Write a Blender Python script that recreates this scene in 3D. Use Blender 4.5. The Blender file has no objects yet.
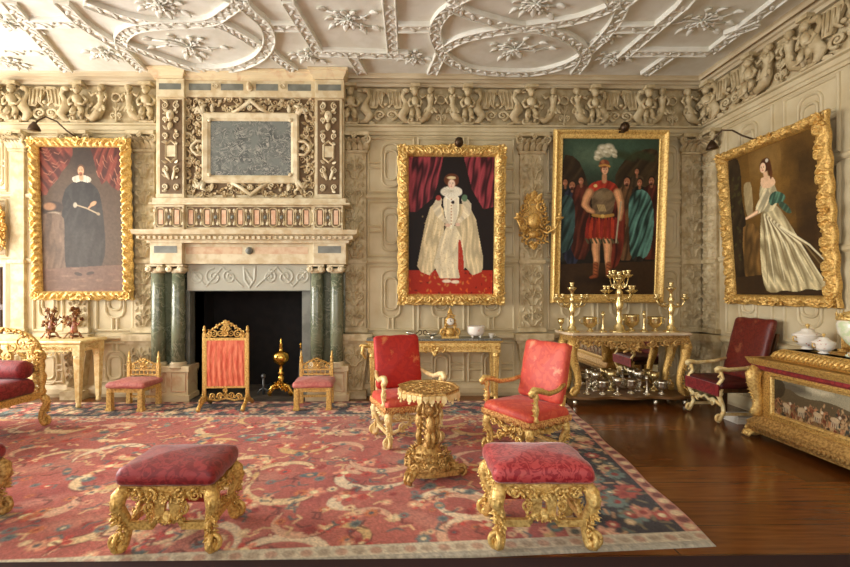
import bpy, math, random
import numpy as np
from math import sin, cos, pi, sqrt, atan2, radians
from mathutils import Vector, Matrix
random.seed(7); np.random.seed(7)
SC = bpy.context.scene; COL = SC.collection
# ---------------------------------------------------------------- camera model
F, CX, CY, TH, EYE = 430.0, 404.45, 289.0, 0.015, 1.6
def PX(px, Y):                       # X of an image column at depth Y
    u = (px-CX)/F
    return Y*(sin(TH)+u*cos(TH))/(cos(TH)-u*sin(TH))
def PZ(px, py, Y):
    X = PX(px, Y); d = X*sin(TH)+Y*cos(TH)
    return EYE-(py-CY)/F*d
def PG(px, py, z=0.0):               # point of a horizontal plane seen at a pixel
    d = (EYE-z)*F/(py-CY); u = (px-CX)/F
    return (d*(sin(TH)+u*cos(TH)), d*(cos(TH)-u*sin(TH)))
WD, WR, WL, WN, CH = 6.45, 4.62, -7.4, -2.6, 4.72      # walls (back, right, left, near) and ceiling height
# ---------------------------------------------------------------- mesh builder
class MB:
    def __init__(s):
        s.v=[]; s.n=0; s.f=[]; s.m=[]; s.s=[]; s.T=None; s.mi=0; s.cols=None
    def add(s, vs, fs, smooth=True):
        a = np.asarray(vs, dtype=float).reshape(-1,3)
        if s.T is not None:
            M = np.array(s.T); a = a@M[:3,:3].T+M[:3,3]
        o = s.n; s.v.append(a); s.n += len(a)
        for f in fs: s.f.append(tuple(int(i)+o for i in f))
        s.m += [s.mi]*len(fs); s.s += [smooth]*len(fs)
    def box(s, x0,x1,y0,y1,z0,z1):
        s.add([(x0,y0,z0),(x1,y0,z0),(x1,y1,z0),(x0,y1,z0),(x0,y0,z1),(x1,y0,z1),(x1,y1,z1),(x0,y1,z1)],
              [(0,3,2,1),(4,5,6,7),(0,1,5,4),(1,2,6,5),(2,3,7,6),(3,0,4,7)], False)
    def taper(s, x,y,z0,z1,a0,b0,a1,b1):   # tapered block, half sizes a (x) b (y)
        s.add([(x-a0,y-b0,z0),(x+a0,y-b0,z0),(x+a0,y+b0,z0),(x-a0,y+b0,z0),(x-a1,y-b1,z1),(x+a1,y-b1,z1),(x+a1,y+b1,z1),(x-a1,y+b1,z1)],
              [(0,3,2,1),(4,5,6,7),(0,1,5,4),(1,2,6,5),(2,3,7,6),(3,0,4,7)], False)
    def lathe(s, prof, c=(0,0,0), seg=16, M=None):
        vs=[]; fs=[]; n=len(prof)
        for r,z in prof:
            for k in range(seg):
                a=2*pi*k/seg; vs.append(Vector((r*cos(a),r*sin(a),z)))
        for i in range(n-1):
            for k in range(seg):
                k2=(k+1)%seg; fs.append((i*seg+k,i*seg+k2,(i+1)*seg+k2,(i+1)*seg+k))
        fs.append(tuple(reversed(range(seg)))); fs.append(tuple(range((n-1)*seg,n*seg)))
        if M is not None: vs=[M@v for v in vs]
        vs=[v+Vector(c) for v in vs]
        s.add(vs,fs)
    def tube(s, pts, rad, seg=8, flat=1.0):
        P=[Vector(p) for p in pts]; n=len(P)
        if not hasattr(rad,'__len__'): rad=[rad]*n
        t=[(P[min(i+1,n-1)]-P[max(i-1,0)]).normalized() for i in range(n)]
        up=Vector((0,0,1)) if abs(t[0].z)<.9 else Vector((1,0,0))
        x=t[0].cross(up).normalized(); vs=[]; fs=[]
        for i in range(n):
            x=(x-t[i]*x.dot(t[i]))
            x = x.normalized() if x.length>1e-6 else t[i].orthogonal().normalized()
            y=t[i].cross(x)
            for k in range(seg):
                a=2*pi*k/seg; vs.append(P[i]+x*(cos(a)*rad[i])+y*(sin(a)*rad[i]*flat))
        for i in range(n-1):
            for k in range(seg):
                k2=(k+1)%seg; fs.append((i*seg+k,i*seg+k2,(i+1)*seg+k2,(i+1)*seg+k))
        fs.append(tuple(reversed(range(seg)))); fs.append(tuple(range((n-1)*seg,n*seg)))
        s.add(vs,fs)
    def blob(s, c, r, seg=8, rings=5, M=None):
        if not hasattr(r,'__len__'): r=(r,r,r)
        vs=[]; fs=[]
        for i in range(rings+1):
            p=pi*i/rings
            for k in range(seg):
                a=2*pi*k/seg; v=Vector((r[0]*sin(p)*cos(a),r[1]*sin(p)*sin(a),r[2]*cos(p)))
                if M is not None: v=M@v
                vs.append(v+Vector(c))
        for i in range(rings):
            for k in range(seg):
                k2=(k+1)%seg; fs.append((i*seg+k,(i+1)*seg+k,(i+1)*seg+k2,i*seg+k2))
        s.add(vs,fs)
    def prism(s, poly, T, t0, t1):     # poly in the local xy plane of T, thickness along local z
        n=len(poly); vs=[T@Vector((p[0],p[1],t0)) for p in poly]+[T@Vector((p[0],p[1],t1)) for p in poly]
        s.add(vs,[tuple(reversed(range(n))),tuple(range(n,2*n))]+[(i,(i+1)%n,n+(i+1)%n,n+i) for i in range(n)],False)
    def scroll(s, c, u, w, r, turns=1.5, tube=.02, a0=0, seg=6, n=18, end=.35, flat=1.0):  # spiral tube in plane u,w from outside in
        u=Vector(u);w=Vector(w);c=Vector(c);pts=[];rad=[]
        for i in range(n+1):
            t=i/n; a=a0+2*pi*turns*t; rr=r*(1-.85*t)
            pts.append(c+u*(rr*cos(a))+w*(rr*sin(a))); rad.append(tube*(1-(1-end)*t))
        s.tube(pts,rad,seg,flat); s.blob(pts[-1],tube*.9,6,4)
    def leaf(s, b, d, up, L, W, curl=.5, n=5):   # cupped leaf
        b=Vector(b); d=Vector(d).normalized(); up=Vector(up); side=d.cross(up)
        if side.length<1e-4: side=d.orthogonal()
        side.normalize(); up=side.cross(d).normalized(); vs=[];fs=[]
        for i in range(n+1):
            t=i/n; w=W*.5*(sin(pi*min(1,t*.9+.08))**.7)*(1+.18*cos(t*9*pi)) ; h=curl*L*(t*t)
            p=b+d*(L*(t-.25*curl*t*t))+up*h
            vs+=[p-side*w-up*w*.35,p-side*w*.5+up*w*.18,p+up*w*.02,p+side*w*.5+up*w*.18,p+side*w-up*w*.35,p-up*w*.7]
        for i in range(n):
            for k in range(6):
                k2=(k+1)%6; fs.append((i*6+k,i*6+k2,(i+1)*6+k2,(i+1)*6+k))
        fs.append(tuple(reversed(range(6)))); fs.append(tuple(range(n*6,n*6+6)))
        s.add(vs,fs)
    def rosette(s, c, nrm, r, petals=6):
        n=Vector(nrm).normalized(); u=n.orthogonal().normalized(); w=n.cross(u); c=Vector(c)
        for k in range(petals):
            a=2*pi*k/petals; d=u*cos(a)+w*sin(a)
            s.leaf(c+n*r*.1,d+n*.3,n,r,r*.75,.3,3)
        s.blob(c+n*r*.2,r*.32,6,4)
    def garland(s, pts, size, n, nrm=(0,-1,0), seed=0):   # carved leafy clusters along a path
        R=random.Random(seed); P=[Vector(p) for p in pts]
        L=[0]
        for i in range(1,len(P)): L.append(L[-1]+(P[i]-P[i-1]).length)
        N=Vector(nrm).normalized()
        for k in range(n):
            t=(k+.5)/n*L[-1]; i=1
            while i<len(P)-1 and L[i]<t: i+=1
            q=P[i-1].lerp(P[i],(t-L[i-1])/max(1e-6,L[i]-L[i-1])); tan=(P[i]-P[i-1]).normalized(); sd=tan.cross(N)
            for sg in (-1,1):
                d=tan*R.uniform(.2,1)+sd*sg*R.uniform(.5,1)+N*R.uniform(.1,.6)
                s.leaf(q,d,N,size*R.uniform(1.1,1.6),size*R.uniform(.6,.9),R.uniform(.2,.7),4)
            s.blob(q+N*size*.3+sd*size*R.uniform(-.3,.3),size*R.uniform(.28,.45),6,4)
    def sweep(s, prof, path, nrm, closed=False, smooth=False, capped=True):
        P=[Vector(p) for p in path]; N=Vector(nrm).normalized(); n=len(P); m=len(prof); vs=[];fs=[]
        for i in range(n):
            a=P[i]-P[i-1] if (i>0 or closed) else P[1]-P[0]
            b=P[(i+1)%n]-P[i] if (i<n-1 or closed) else P[-1]-P[-2]
            a.normalize(); b.normalize(); na=a.cross(N); nb=b.cross(N)
            o=(na+nb); o=o/max(.25,o.dot(na)) if o.length>1e-6 else na
            for p in prof: vs.append(P[i]+o*p[0]+N*p[1])
        for i in range(n if closed else n-1):
            j=(i+1)%n
            for k in range(m-1): fs.append((i*m+k,j*m+k,j*m+k+1,i*m+k+1))
        if not closed and capped: fs.append(tuple(range(m))); fs.append(tuple(reversed(range((n-1)*m,n*m))))
        s.add(vs,fs,smooth)
    def grid(s, A, smooth=True, wrap=False):     # A: (nu,nv,3)
        nu,nv=A.shape[:2]; idx=np.arange(nu*nv).reshape(nu,nv)
        q=np.stack([idx[:-1,:-1],idx[1:,:-1],idx[1:,1:],idx[:-1,1:]],-1).reshape(-1,4).tolist()
        if wrap: q+=np.stack([idx[-1,:-1],idx[0,:-1],idx[0,1:],idx[-1,1:]],-1).reshape(-1,4).tolist()
        s.add(A.reshape(-1,3),q,smooth)
    def pad(s, w, d, h, r=.04, crown=.03, z=0, dish=0.0, tuft=0, nseg=5):   # upholstered pad, base at z
        prof=[(.012,0),(0,.01*1.0)]
        prof=[(r*.35,0),(r*.08,h*.12),(0,h*.35),(r*.05,h*.6),(r*.35,h*.86),(r,h)]
        rings=[]
        def ring(ins,zz):
            a=w/2-ins; b=d/2-ins; rr=min(.05,a,b)*.9; pts=[]
            for (sx,sy,a0) in ((1,1,0),(-1,1,pi/2),(-1,-1,pi),(1,-1,1.5*pi)):
                for k in range(nseg+1):
                    t=a0+pi/2*k/nseg; pts.append((sx*(a-rr)+rr*cos(t),sy*(b-rr)+rr*sin(t)))
                # intermediate points along the next edge
                nx=[(-1,1),(-1,-1),(1,-1),(1,1)][[(1,1),(-1,1),(-1,-1),(1,-1)].index((sx,sy))]
                t=a0+pi/2; p0=pts[-1]; p1=(nx[0]*(a-rr)+rr*cos(t),nx[1]*(b-rr)+rr*sin(t))
                for k in range(1,6): pts.append((p0[0]+(p1[0]-p0[0])*k/6,p0[1]+(p1[1]-p0[1])*k/6))
            return [(x,y,zz) for x,y in pts]
        for i,(ins,zz) in enumerate(prof): rings.append(ring(ins,z+zz))
        base=rings[-1]
        for t in (.8,.6,.4,.2,.04):
            rings.append([(x*t,y*t,z+h+crown*(1-t*t)) for x,y,_ in base])
        n=len(rings[0]); vs=[p for r_ in rings for p in r_]
        vs=[(x+ .004*sin(37*y+11*zz),y+.004*sin(31*x+5*zz),zz+(.004*sin(23*x)*sin(19*y) if zz>z+.01 else 0)) for x,y,zz in vs]
        fs=[tuple(reversed(range(n)))]
        for i in range(len(rings)-1):
            for k in range(n):
                k2=(k+1)%n; fs.append((i*n+k,i*n+k2,(i+1)*n+k2,(i+1)*n+k))
        fs.append(tuple(range((len(rings)-1)*n,len(rings)*n)))
        s.add(vs,fs)
    def build(s, name, mats, parent=None, bev=0.0):
        me=bpy.data.meshes.new(name)
        V=np.concatenate(s.v) if s.v else np.zeros((0,3))
        me.from_pydata(V.tolist(),[],s.f); 
        for m in (mats if isinstance(mats,(list,tuple)) else [mats]): me.materials.append(m)
        me.polygons.foreach_set('material_index',s.m); me.polygons.foreach_set('use_smooth',s.s)
        me.update()
        o=bpy.data.objects.new(name,me); COL.objects.link(o)
        if parent is not None: o.parent=parent
        if bev>0:
            b=o.modifiers.new('bevel','BEVEL'); b.width=bev; b.segments=2; b.limit_method='ANGLE'; b.angle_limit=radians(40)
        return o
BACK=Matrix(((1,0,0,0),(0,0,-1,WD),(0,1,0,0),(0,0,0,1)))          # local (along,up,out) on the back wall
RIGHT=Matrix(((0,0,-1,WR),(-1,0,0,0),(0,1,0,0),(0,0,0,1)))        # along = -Y
LEFT=Matrix(((0,0,1,WL),(1,0,0,0),(0,1,0,0),(0,0,0,1)))           # along = +Y
I4=Matrix.Identity(4)
def Tr(x,y,z): return Matrix.Translation((x,y,z))
def Rz(a): return Matrix.Rotation(a,4,'Z')
def Rx(a): return Matrix.Rotation(a,4,'X')
def Ry(a): return Matrix.Rotation(a,4,'Y')
def tag(o,label=None,cat=None,group=None,kind=None):
    if label: o['label']=label
    if cat: o['category']=cat
    if group: o['group']=group
    if kind: o['kind']=kind
    return o
def thing(name,label,cat,loc=(0,0,0),rz=0,group=None):
    o=bpy.data.objects.new(name,None); COL.objects.link(o); o.empty_display_size=.1
    o.location=loc; o.rotation_euler=(0,0,rz); return tag(o,label,cat,group)
def copy_tree(o,parent=None):
    c=o.copy(); COL.objects.link(c)
    if parent is not None: c.parent=parent
    for ch in list(o.children): copy_tree(ch,c)
    return c
def place(o,loc,rz,label,group=None):
    o.location=loc; o.rotation_euler=(0,0,rz); o['label']=label
    if group: o['group']=group
    return o
# ---------------------------------------------------------------- relief fields
def field(nx,ny,w,h,strokes,wrapx=False):
    H=np.zeros((nx,ny)); xs=np.linspace(0,w,nx); ys=np.linspace(0,h,ny); dx=w/(nx-1); dy=h/(ny-1)
    for pts,r0,r1,amp in strokes:
        # resample
        Q=[]; P=np.array(pts,float)
        for i in range(len(P)-1):
            L=np.hypot(*(P[i+1]-P[i])); k=max(1,int(L/(min(dx,dy)*.8)))
            for j in range(k): Q.append(P[i]+(P[i+1]-P[i])*j/k)
        Q.append(P[-1]); n=len(Q)
        for i,q in enumerate(Q):
            r=r0+(r1-r0)*i/max(1,n-1)
            for off in ((0,-w,w) if wrapx else (0,)):
                x=q[0]+off
                i0=int((x-r)/dx); i1=int((x+r)/dx)+2; j0=int((q[1]-r)/dy); j1=int((q[1]+r)/dy)+2
                i0=max(i0,0);j0=max(j0,0);i1=min(i1,nx);j1=min(j1,ny)
                if i0>=i1 or j0>=j1: continue
                d2=(xs[i0:i1,None]-x)**2+(ys[None,j0:j1]-q[1])**2
                H[i0:i1,j0:j1]=np.maximum(H[i0:i1,j0:j1],np.sqrt(np.clip(1-d2/(r*r),0,1))*amp)
    return H
def spir(cx,cy,r,turns=1.4,a0=0,sg=1,n=26,k=.85):
    return [(cx+r*(1-k*i/n)*cos(a0+sg*2*pi*turns*i/n),cy+r*(1-k*i/n)*sin(a0+sg*2*pi*turns*i/n)) for i in range(n+1)]
def arab(w,h,per,seed=0,rr=None):        # symmetric arabesque filling w x h, repeating upward
    R=random.Random(seed); S=[]; n=max(1,round(h/per)); p=h/n; cx=w/2; r=min(w*.2,p*.36); t=r*.17
    S.append(([(cx,h*.02),(cx,h*.98)],t,t,.6))
    for k in range(n):
        y=p*(k+.5); kind=(k+seed)%3
        for sg in (-1,1):
            S.append((spir(cx+sg*w*.24,y,r,1.4,(-pi/2),sg),t*1.3,t*.7,1))
            S.append(([(cx,y-p*.42),(cx+sg*w*.12,y-p*.44),(cx+sg*w*.24,y-r)],t,t*1.2,.9))
            S.append(([(cx+sg*w*.1,y+p*.18),(cx+sg*w*.2,y+p*.36)],t*1.6,t*.4,.8))
            S.append(([(cx+sg*w*.42,y+p*.28),(cx+sg*w*.36,y+p*.44)],t*1.4,t*.5,.7))
            S.append(([(cx+sg*w*.43,y-p*.3),(cx+sg*w*.40,y-p*.42)],t*.8,t*1.2,.7))
        if kind==0:
            for a in range(6): S.append(([(cx,y+p*.1),(cx+r*.6*cos(a*pi/3+.5),y+p*.1+r*.6*sin(a*pi/3+.5))],t*.9,t*1.1,.9))
        elif kind==1:
            S.append(([(cx,y-p*.1),(cx,y+p*.2)],t*2.6,t*1.2,1))
        else:
            S.append(([(cx-r*.5,y+p*.12),(cx,y-p*.06),(cx+r*.5,y+p*.12)],t*1.3,t*1.3,1))
    return S
def relief(mb,x0,z0,w,h,depth,strokes,res=.008,base=.0,taperf=None):   # panel in local (along,up,out)
    nx=max(8,int(w/res)); nz=max(8,int(h/res))
    H=field(nx,nz,w,h,strokes)
    X,Z=np.meshgrid(np.linspace(0,w,nx),np.linspace(0,h,nz),indexing='ij')
    if taperf is not None:
        f=taperf(Z/h); X=(X-w/2)*f+w/2
    A=np.stack([X+x0,Z+z0,base+H*depth],-1); mb.grid(A)
# ---------------------------------------------------------------- little painter (colours per vertex of a canvas)
def each(fn,name,m,parent,items):
    for it in items:
        b=fn(*it); b.build(name,m,parent)
def limb(c,pts,r0,r1,col,dark=.55):
    d=tuple(k*dark for k in col); c.stroke(pts,r0*1.12,d,1,r1*1.12); c.stroke([(x-r0*.18,y) for x,y in pts],r0*.78,col,.9,r1*.78); c.stroke([(x-r0*.3,y) for x,y in pts],r0*.35,tuple(min(1,k*1.25) for k in col),.5,r1*.35)
class Cv:
    def __init__(s,nx,ny,asp,col):
        s.nx,s.ny,s.asp=nx,ny,asp; s.a=np.zeros((nx,ny,3))+np.array(col)
        s.X,s.Y=np.meshgrid((np.arange(nx)+.5)/nx*asp,(np.arange(ny)+.5)/ny,indexing='ij')  # x 0..asp, y 0..1 down
        s.px=1.0/ny
    def blend(s,M,col,sl):
        c=np.array(col); s.a[sl]=s.a[sl]*(1-M[...,None])+c*M[...,None] if c.ndim<=1 else s.a[sl]*(1-M[...,None])+c*M[...,None]
    def win(s,x0,x1,y0,y1):
        return (slice(max(0,int(x0/s.px)-1),max(0,min(s.nx,int(x1/s.px)+3))),slice(max(0,int(y0/s.px)-1),max(0,min(s.ny,int(y1/s.px)+3))))
    def ell(s,cx,cy,rx,ry,col,rot=0,soft=0.0,op=1):
        R=max(rx,ry); sl=s.win(cx-R,cx+R,cy-R,cy+R); X=s.X[sl]-cx; Y=s.Y[sl]-cy
        u=X*cos(rot)+Y*sin(rot); v=-X*sin(rot)+Y*cos(rot); d=np.sqrt((u/rx)**2+(v/ry)**2)
        e=max(soft,s.px*1.2/min(rx,ry)); M=np.clip((1+e/2-d)/e,0,1)*op; s.blend(M,col,sl)
    def poly(s,pts,col,op=1,fold=None,col2=None,smooth=True):
        P=np.array(pts,float)
        if smooth:
            for _ in range(1):
                Q=np.roll(P,-1,0); P=np.stack([P*.75+Q*.25,P*.25+Q*.75],1).reshape(-1,2)
        sl=s.win(P[:,0].min(),P[:,0].max(),P[:,1].min(),P[:,1].max()); X=s.X[sl];Y=s.Y[sl]
        ins=np.zeros(X.shape,bool); n=len(P)
        for i in range(n):
            x1,y1=P[i];x2,y2=P[(i+1)%n]
            if y1==y2: continue
            c=((y1>Y)!=(y2>Y))&(X<(x2-x1)*(Y-y1)/(y2-y1)+x1); ins^=c
        M=ins.astype(float)*op
        if fold is not None:     # fold: (ax,ay,freq,strength) stripes of darker paint
            ax,ay,fr,st=fold; ph=(X*ax+Y*ay)*fr; q0=float(P[0,0]*31+P[0,1]*17); w=.5+.5*np.sin(ph+2.2*np.sin(ph*.31+Y*7+q0)+1.3*np.sin(Y*23+ph*.2+q0*2)+.8*np.sin(ph*1.7+Y*11))
            w2=np.clip(.5+.5*np.sin(ph*2.3+3*np.sin(Y*13+q0)),0,1)**4
            c=np.array(col)[None,None]*(1-st*w[...,None])+.25*np.array(col)[None,None]*(w2*(1-w))[...,None] 
            if col2 is not None: c=c*(1-.5*w[...,None])+np.array(col2)*(.5*w[...,None])
            s.a[sl]=s.a[sl]*(1-M[...,None])+c*M[...,None]
        else: s.blend(M,col,sl)
    def stroke(s,pts,r,col,op=1,r1=None):
        r1=r if r1 is None else r1
        n=len(pts)-1; tot=0
        for i in range(n):
            (x0,y0),(x1,y1)=pts[i],pts[i+1]; k=max(1,int(math.hypot(x1-x0,y1-y0)/(max(min(r,r1),s.px)*.6)))
            for j in range(k+1):
                t=(i+j/k)/n; s.ell(x0+(x1-x0)*j/k,y0+(y1-y0)*j/k,r+(r1-r)*t,r+(r1-r)*t,col,0,.6,op)
    def noise(s,amt,sc=1,seed=1):
        R=np.random.RandomState(seed); N=R.rand(s.nx//sc+2,s.ny//sc+2); xi=np.arange(s.nx)/sc; yi=np.arange(s.ny)/sc
        x0=xi.astype(int);y0=yi.astype(int);fx=(xi-x0)[:,None];fy=(yi-y0)[None]
        V=N[x0][:,y0]*(1-fx)*(1-fy)+N[x0+1][:,y0]*fx*(1-fy)+N[x0][:,y0+1]*(1-fx)*fy+N[x0+1][:,y0+1]*fx*fy
        s.a*=(1+amt*(V*2-1))[...,None]
def paint_mesh(mb_name,cv,pos,mat,parent):   # pos: (nx,ny,3) vertex positions ; one colour per vertex
    nx,ny=cv.a.shape[:2]; idx=np.arange(nx*ny).reshape(nx,ny)
    q=np.stack([idx[:-1,:-1],idx[:-1,1:],idx[1:,1:],idx[1:,:-1]],-1).reshape(-1,4)
    me=bpy.data.meshes.new(mb_name); nf=len(q)
    me.vertices.add(nx*ny); me.vertices.foreach_set('co',pos.reshape(-1).astype(np.float32))
    me.loops.add(nf*4); me.loops.foreach_set('vertex_index',q.reshape(-1).astype(np.int32))
    me.polygons.add(nf); me.polygons.foreach_set('loop_start',np.arange(0,nf*4,4,dtype=np.int32))
    me.update(calc_edges=True)
    ca=me.color_attributes.new('Col','FLOAT_COLOR','POINT'); c=np.ones((nx*ny,4),np.float32); c[:,:3]=np.clip(cv.a.reshape(-1,3),0,1)
    ca.data.foreach_set('color',c.reshape(-1)); me.polygons.foreach_set('use_smooth',[True]*nf)
    me.materials.append(mat); o=bpy.data.objects.new(mb_name,me); COL.objects.link(o)
    if parent is not None: o.parent=parent
    return o
def S(r,g,b):      # sRGB 0..255 to linear
    return tuple(((c/255+.055)/1.055)**2.4 if c>10 else c/255/12.92 for c in (r,g,b))
# ---------------------------------------------------------------- materials
def mat(name,col,rough=.5,metal=0,col2=None,scale=6,mix=.5,bump=0,bscale=40,coat=0,sheen=0,spec=None,detail=6,ramp=(.4,.6),stretch=None,distort=0):
    m=bpy.data.materials.new(name); m.use_nodes=True; nt=m.node_tree; N=nt.nodes; L=nt.links; b=N['Principled BSDF']
    b.inputs['Roughness'].default_value=rough; b.inputs['Metallic'].default_value=metal
    b.inputs['Base Color'].default_value=(*col,1)
    if coat: b.inputs['Coat Weight'].default_value=coat; b.inputs['Coat Roughness'].default_value=.15
    if sheen: b.inputs['Sheen Weight'].default_value=sheen; b.inputs['Sheen Roughness'].default_value=.4
    if spec is not None: b.inputs['Specular IOR Level'].default_value=spec
    tc=N.new('ShaderNodeTexCoord'); src=tc.outputs['Object']
    if stretch:
        mp=N.new('ShaderNodeMapping'); mp.inputs['Scale'].default_value=stretch; L.new(src,mp.inputs['Vector']); src=mp.outputs[0]
    if col2 is not None:
        n=N.new('ShaderNodeTexNoise'); n.inputs['Scale'].default_value=scale; n.inputs['Detail'].default_value=detail; n.inputs['Distortion'].default_value=distort
        r=N.new('ShaderNodeValToRGB'); r.color_ramp.elements[0].position=ramp[0]; r.color_ramp.elements[1].position=ramp[1]
        r.color_ramp.elements[0].color=(*col,1); r.color_ramp.elements[1].color=(*col2,1)
        L.new(src,n.inputs['Vector']); L.new(n.outputs['Fac'],r.inputs['Fac']); L.new(r.outputs['Color'],b.inputs['Base Color'])
    if bump:
        n=N.new('ShaderNodeTexNoise'); n.inputs['Scale'].default_value=bscale; n.inputs['Detail'].default_value=4
        bp=N.new('ShaderNodeBump'); bp.inputs['Strength'].default_value=bump; bp.inputs['Distance'].default_value=.01
        L.new(src,n.inputs['Vector']); L.new(n.outputs['Fac'],bp.inputs['Height']); L.new(bp.outputs['Normal'],b.inputs['Normal'])
    return m
def veined(name,base,vein,scale=4,rough=.3,width=.03,col3=None,distort=1.5):
    m=mat(name,base,rough); nt=m.node_tree;N=nt.nodes;L=nt.links;b=N['Principled BSDF']; tc=N.new('ShaderNodeTexCoord')
    n=N.new('ShaderNodeTexNoise'); n.inputs['Scale'].default_value=scale; n.inputs['Detail'].default_value=8; n.inputs['Distortion'].default_value=distort
    a=N.new('ShaderNodeMath'); a.operation='SUBTRACT'; a.inputs[1].default_value=.5
    c=N.new('ShaderNodeMath'); c.operation='ABSOLUTE'; r=N.new('ShaderNodeValToRGB'); r.color_ramp.elements[0].position=0; r.color_ramp.elements[1].position=width
    r.color_ramp.elements[0].color=(*vein,1); r.color_ramp.elements[1].color=(*base,1)
    L.new(tc.outputs['Object'],n.inputs['Vector']);L.new(n.outputs['Fac'],a.inputs[0]);L.new(a.outputs[0],c.inputs[0]);L.new(c.outputs[0],r.inputs['Fac'])
    out=r.outputs['Color']
    if col3 is not None:
        n2=N.new('ShaderNodeTexNoise'); n2.inputs['Scale'].default_value=scale*.6; n2.inputs['Detail'].default_value=6
        r2=N.new('ShaderNodeValToRGB'); r2.color_ramp.elements[0].position=.4; r2.color_ramp.elements[1].position=.62
        mx=N.new('ShaderNodeMix'); mx.data_type='RGBA'; L.new(tc.outputs['Object'],n2.inputs['Vector']); L.new(n2.outputs['Fac'],r2.inputs['Fac'])
        L.new(r2.outputs['Color'],mx.inputs[0]); L.new(out,mx.inputs[6]); mx.inputs[7].default_value=(*col3,1); out=mx.outputs[2]
    L.new(out,b.inputs['Base Color']); return m
def vcol(name,rough=.6,coat=0,sheen=0,bump=0,bscale=300,spec=.5):
    m=mat(name,(1,1,1),rough,coat=coat,sheen=sheen,bump=bump,bscale=bscale,spec=spec); nt=m.node_tree
    a=nt.nodes.new('ShaderNodeAttribute'); a.attribute_name='Col'; nt.links.new(a.outputs['Color'],nt.nodes['Principled BSDF'].inputs['Base Color']); return m
def damask(name,c1,c2,worn,scale=9,rough=.55,sheen=.5):
    m=mat(name,c1,rough,sheen=sheen,bump=.25,bscale=90); nt=m.node_tree;N=nt.nodes;L=nt.links;b=N['Principled BSDF']; tc=N.new('ShaderNodeTexCoord')
    v=N.new('ShaderNodeTexNoise'); v.inputs['Scale'].default_value=scale; v.inputs['Detail'].default_value=1; v.inputs['Distortion'].default_value=3
    r=N.new('ShaderNodeValToRGB'); r.color_ramp.interpolation='EASE'; r.color_ramp.elements[0].position=.45; r.color_ramp.elements[1].position=.53
    r.color_ramp.elements[0].color=(*c1,1); r.color_ramp.elements[1].color=(*c2,1)
    w=N.new('ShaderNodeTexNoise'); w.inputs['Scale'].default_value=4; w.inputs['Detail'].default_value=9; w.inputs['Roughness'].default_value=.7
    r2=N.new('ShaderNodeValToRGB'); r2.color_ramp.elements[0].position=.6; r2.color_ramp.elements[1].position=.68
    mx=N.new('ShaderNodeMix'); mx.data_type='RGBA'
    L.new(tc.outputs['Object'],v.inputs['Vector']);L.new(tc.outputs['Object'],w.inputs['Vector']);L.new(v.outputs['Fac'],r.inputs['Fac']);L.new(w.outputs['Fac'],r2.inputs['Fac'])
    L.new(r2.outputs['Color'],mx.inputs[0]);L.new(r.outputs['Color'],mx.inputs[6]);mx.inputs[7].default_value=(*worn,1);L.new(mx.outputs[2],b.inputs['Base Color'])
    return m
def planks(name):
    m=mat(name,(.1,.05,.02),.22); nt=m.node_tree;N=nt.nodes;L=nt.links;b=N['Principled BSDF']; tc=N.new('ShaderNodeTexCoord')
    br=N.new('ShaderNodeTexBrick'); br.inputs['Scale'].default_value=1; br.inputs['Brick Width'].default_value=3.4; br.inputs['Row Height'].default_value=.32
    br.inputs['Mortar Size'].default_value=.004; br.inputs['Color1'].default_value=(*S(128,76,32),1); br.inputs['Color2'].default_value=(*S(98,54,21),1); br.inputs['Mortar'].default_value=(*S(45,23,9),1)
    mp=N.new('ShaderNodeMapping'); mp.inputs['Scale'].default_value=(1.2,14,1); n=N.new('ShaderNodeTexNoise'); n.inputs['Scale'].default_value=2.2; n.inputs['Detail'].default_value=8
    mx=N.new('ShaderNodeMix'); mx.data_type='RGBA'; mx.blend_type='MULTIPLY'; mx.inputs[0].default_value=.75
    r=N.new('ShaderNodeValToRGB'); r.color_ramp.elements[0].position=.25;r.color_ramp.elements[1].position=.75; r.color_ramp.elements[0].color=(.45,.4,.35,1); r.color_ramp.elements[1].color=(1.25,1.2,1.1,1)
    L.new(tc.outputs['Object'],br.inputs['Vector']);L.new(tc.outputs['Object'],mp.inputs['Vector']);L.new(mp.outputs[0],n.inputs['Vector']);L.new(n.outputs['Fac'],r.inputs['Fac'])
    L.new(br.outputs['Color'],mx.inputs[6]);L.new(r.outputs['Color'],mx.inputs[7]);L.new(mx.outputs[2],b.inputs['Base Color'])
    n2=N.new('ShaderNodeTexNoise'); n2.inputs['Scale'].default_value=3; rr=N.new('ShaderNodeMapRange'); rr.inputs[3].default_value=.1; rr.inputs[4].default_value=.32
    L.new(tc.outputs['Object'],n2.inputs['Vector']);L.new(n2.outputs['Fac'],rr.inputs[0]);L.new(rr.outputs[0],b.inputs['Roughness'])
    return m
GOLD=mat('gilt_wood',S(228,190,110),.38,.5,S(178,132,66),60,bump=.7,bscale=70,ramp=(.42,.66))
GOLDB=mat('bright_gilt',S(242,210,132),.36,.5,S(196,150,78),45,bump=.7,bscale=70,ramp=(.42,.68))
GOLDA=mat('antique_gilt',S(216,178,108),.42,.45,S(156,114,60),45,bump=.7,bscale=70,ramp=(.4,.65))
GOLDP=mat('pale_gilt',S(246,228,172),.45,.2,S(228,196,128),16,bump=.4,bscale=60)
BRASS=mat('polished_brass',S(226,182,88),.22,1)
SILVG=mat('silver_gilt',S(232,210,150),.25,.9)
SILV=mat('tarnished_silver',S(214,206,184),.22,.95)
STONE=mat('painted_panelling',S(206,192,156),.6,0,S(186,168,128),3,bump=.12,bscale=60,ramp=(.35,.7))
STONED=mat('carved_panelling',S(200,184,146),.6,0,S(172,152,112),9,bump=.12,bscale=80)
PLAST=mat('white_plaster',S(224,223,212),.75,0,S(214,212,198),5,bump=.08)
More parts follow.
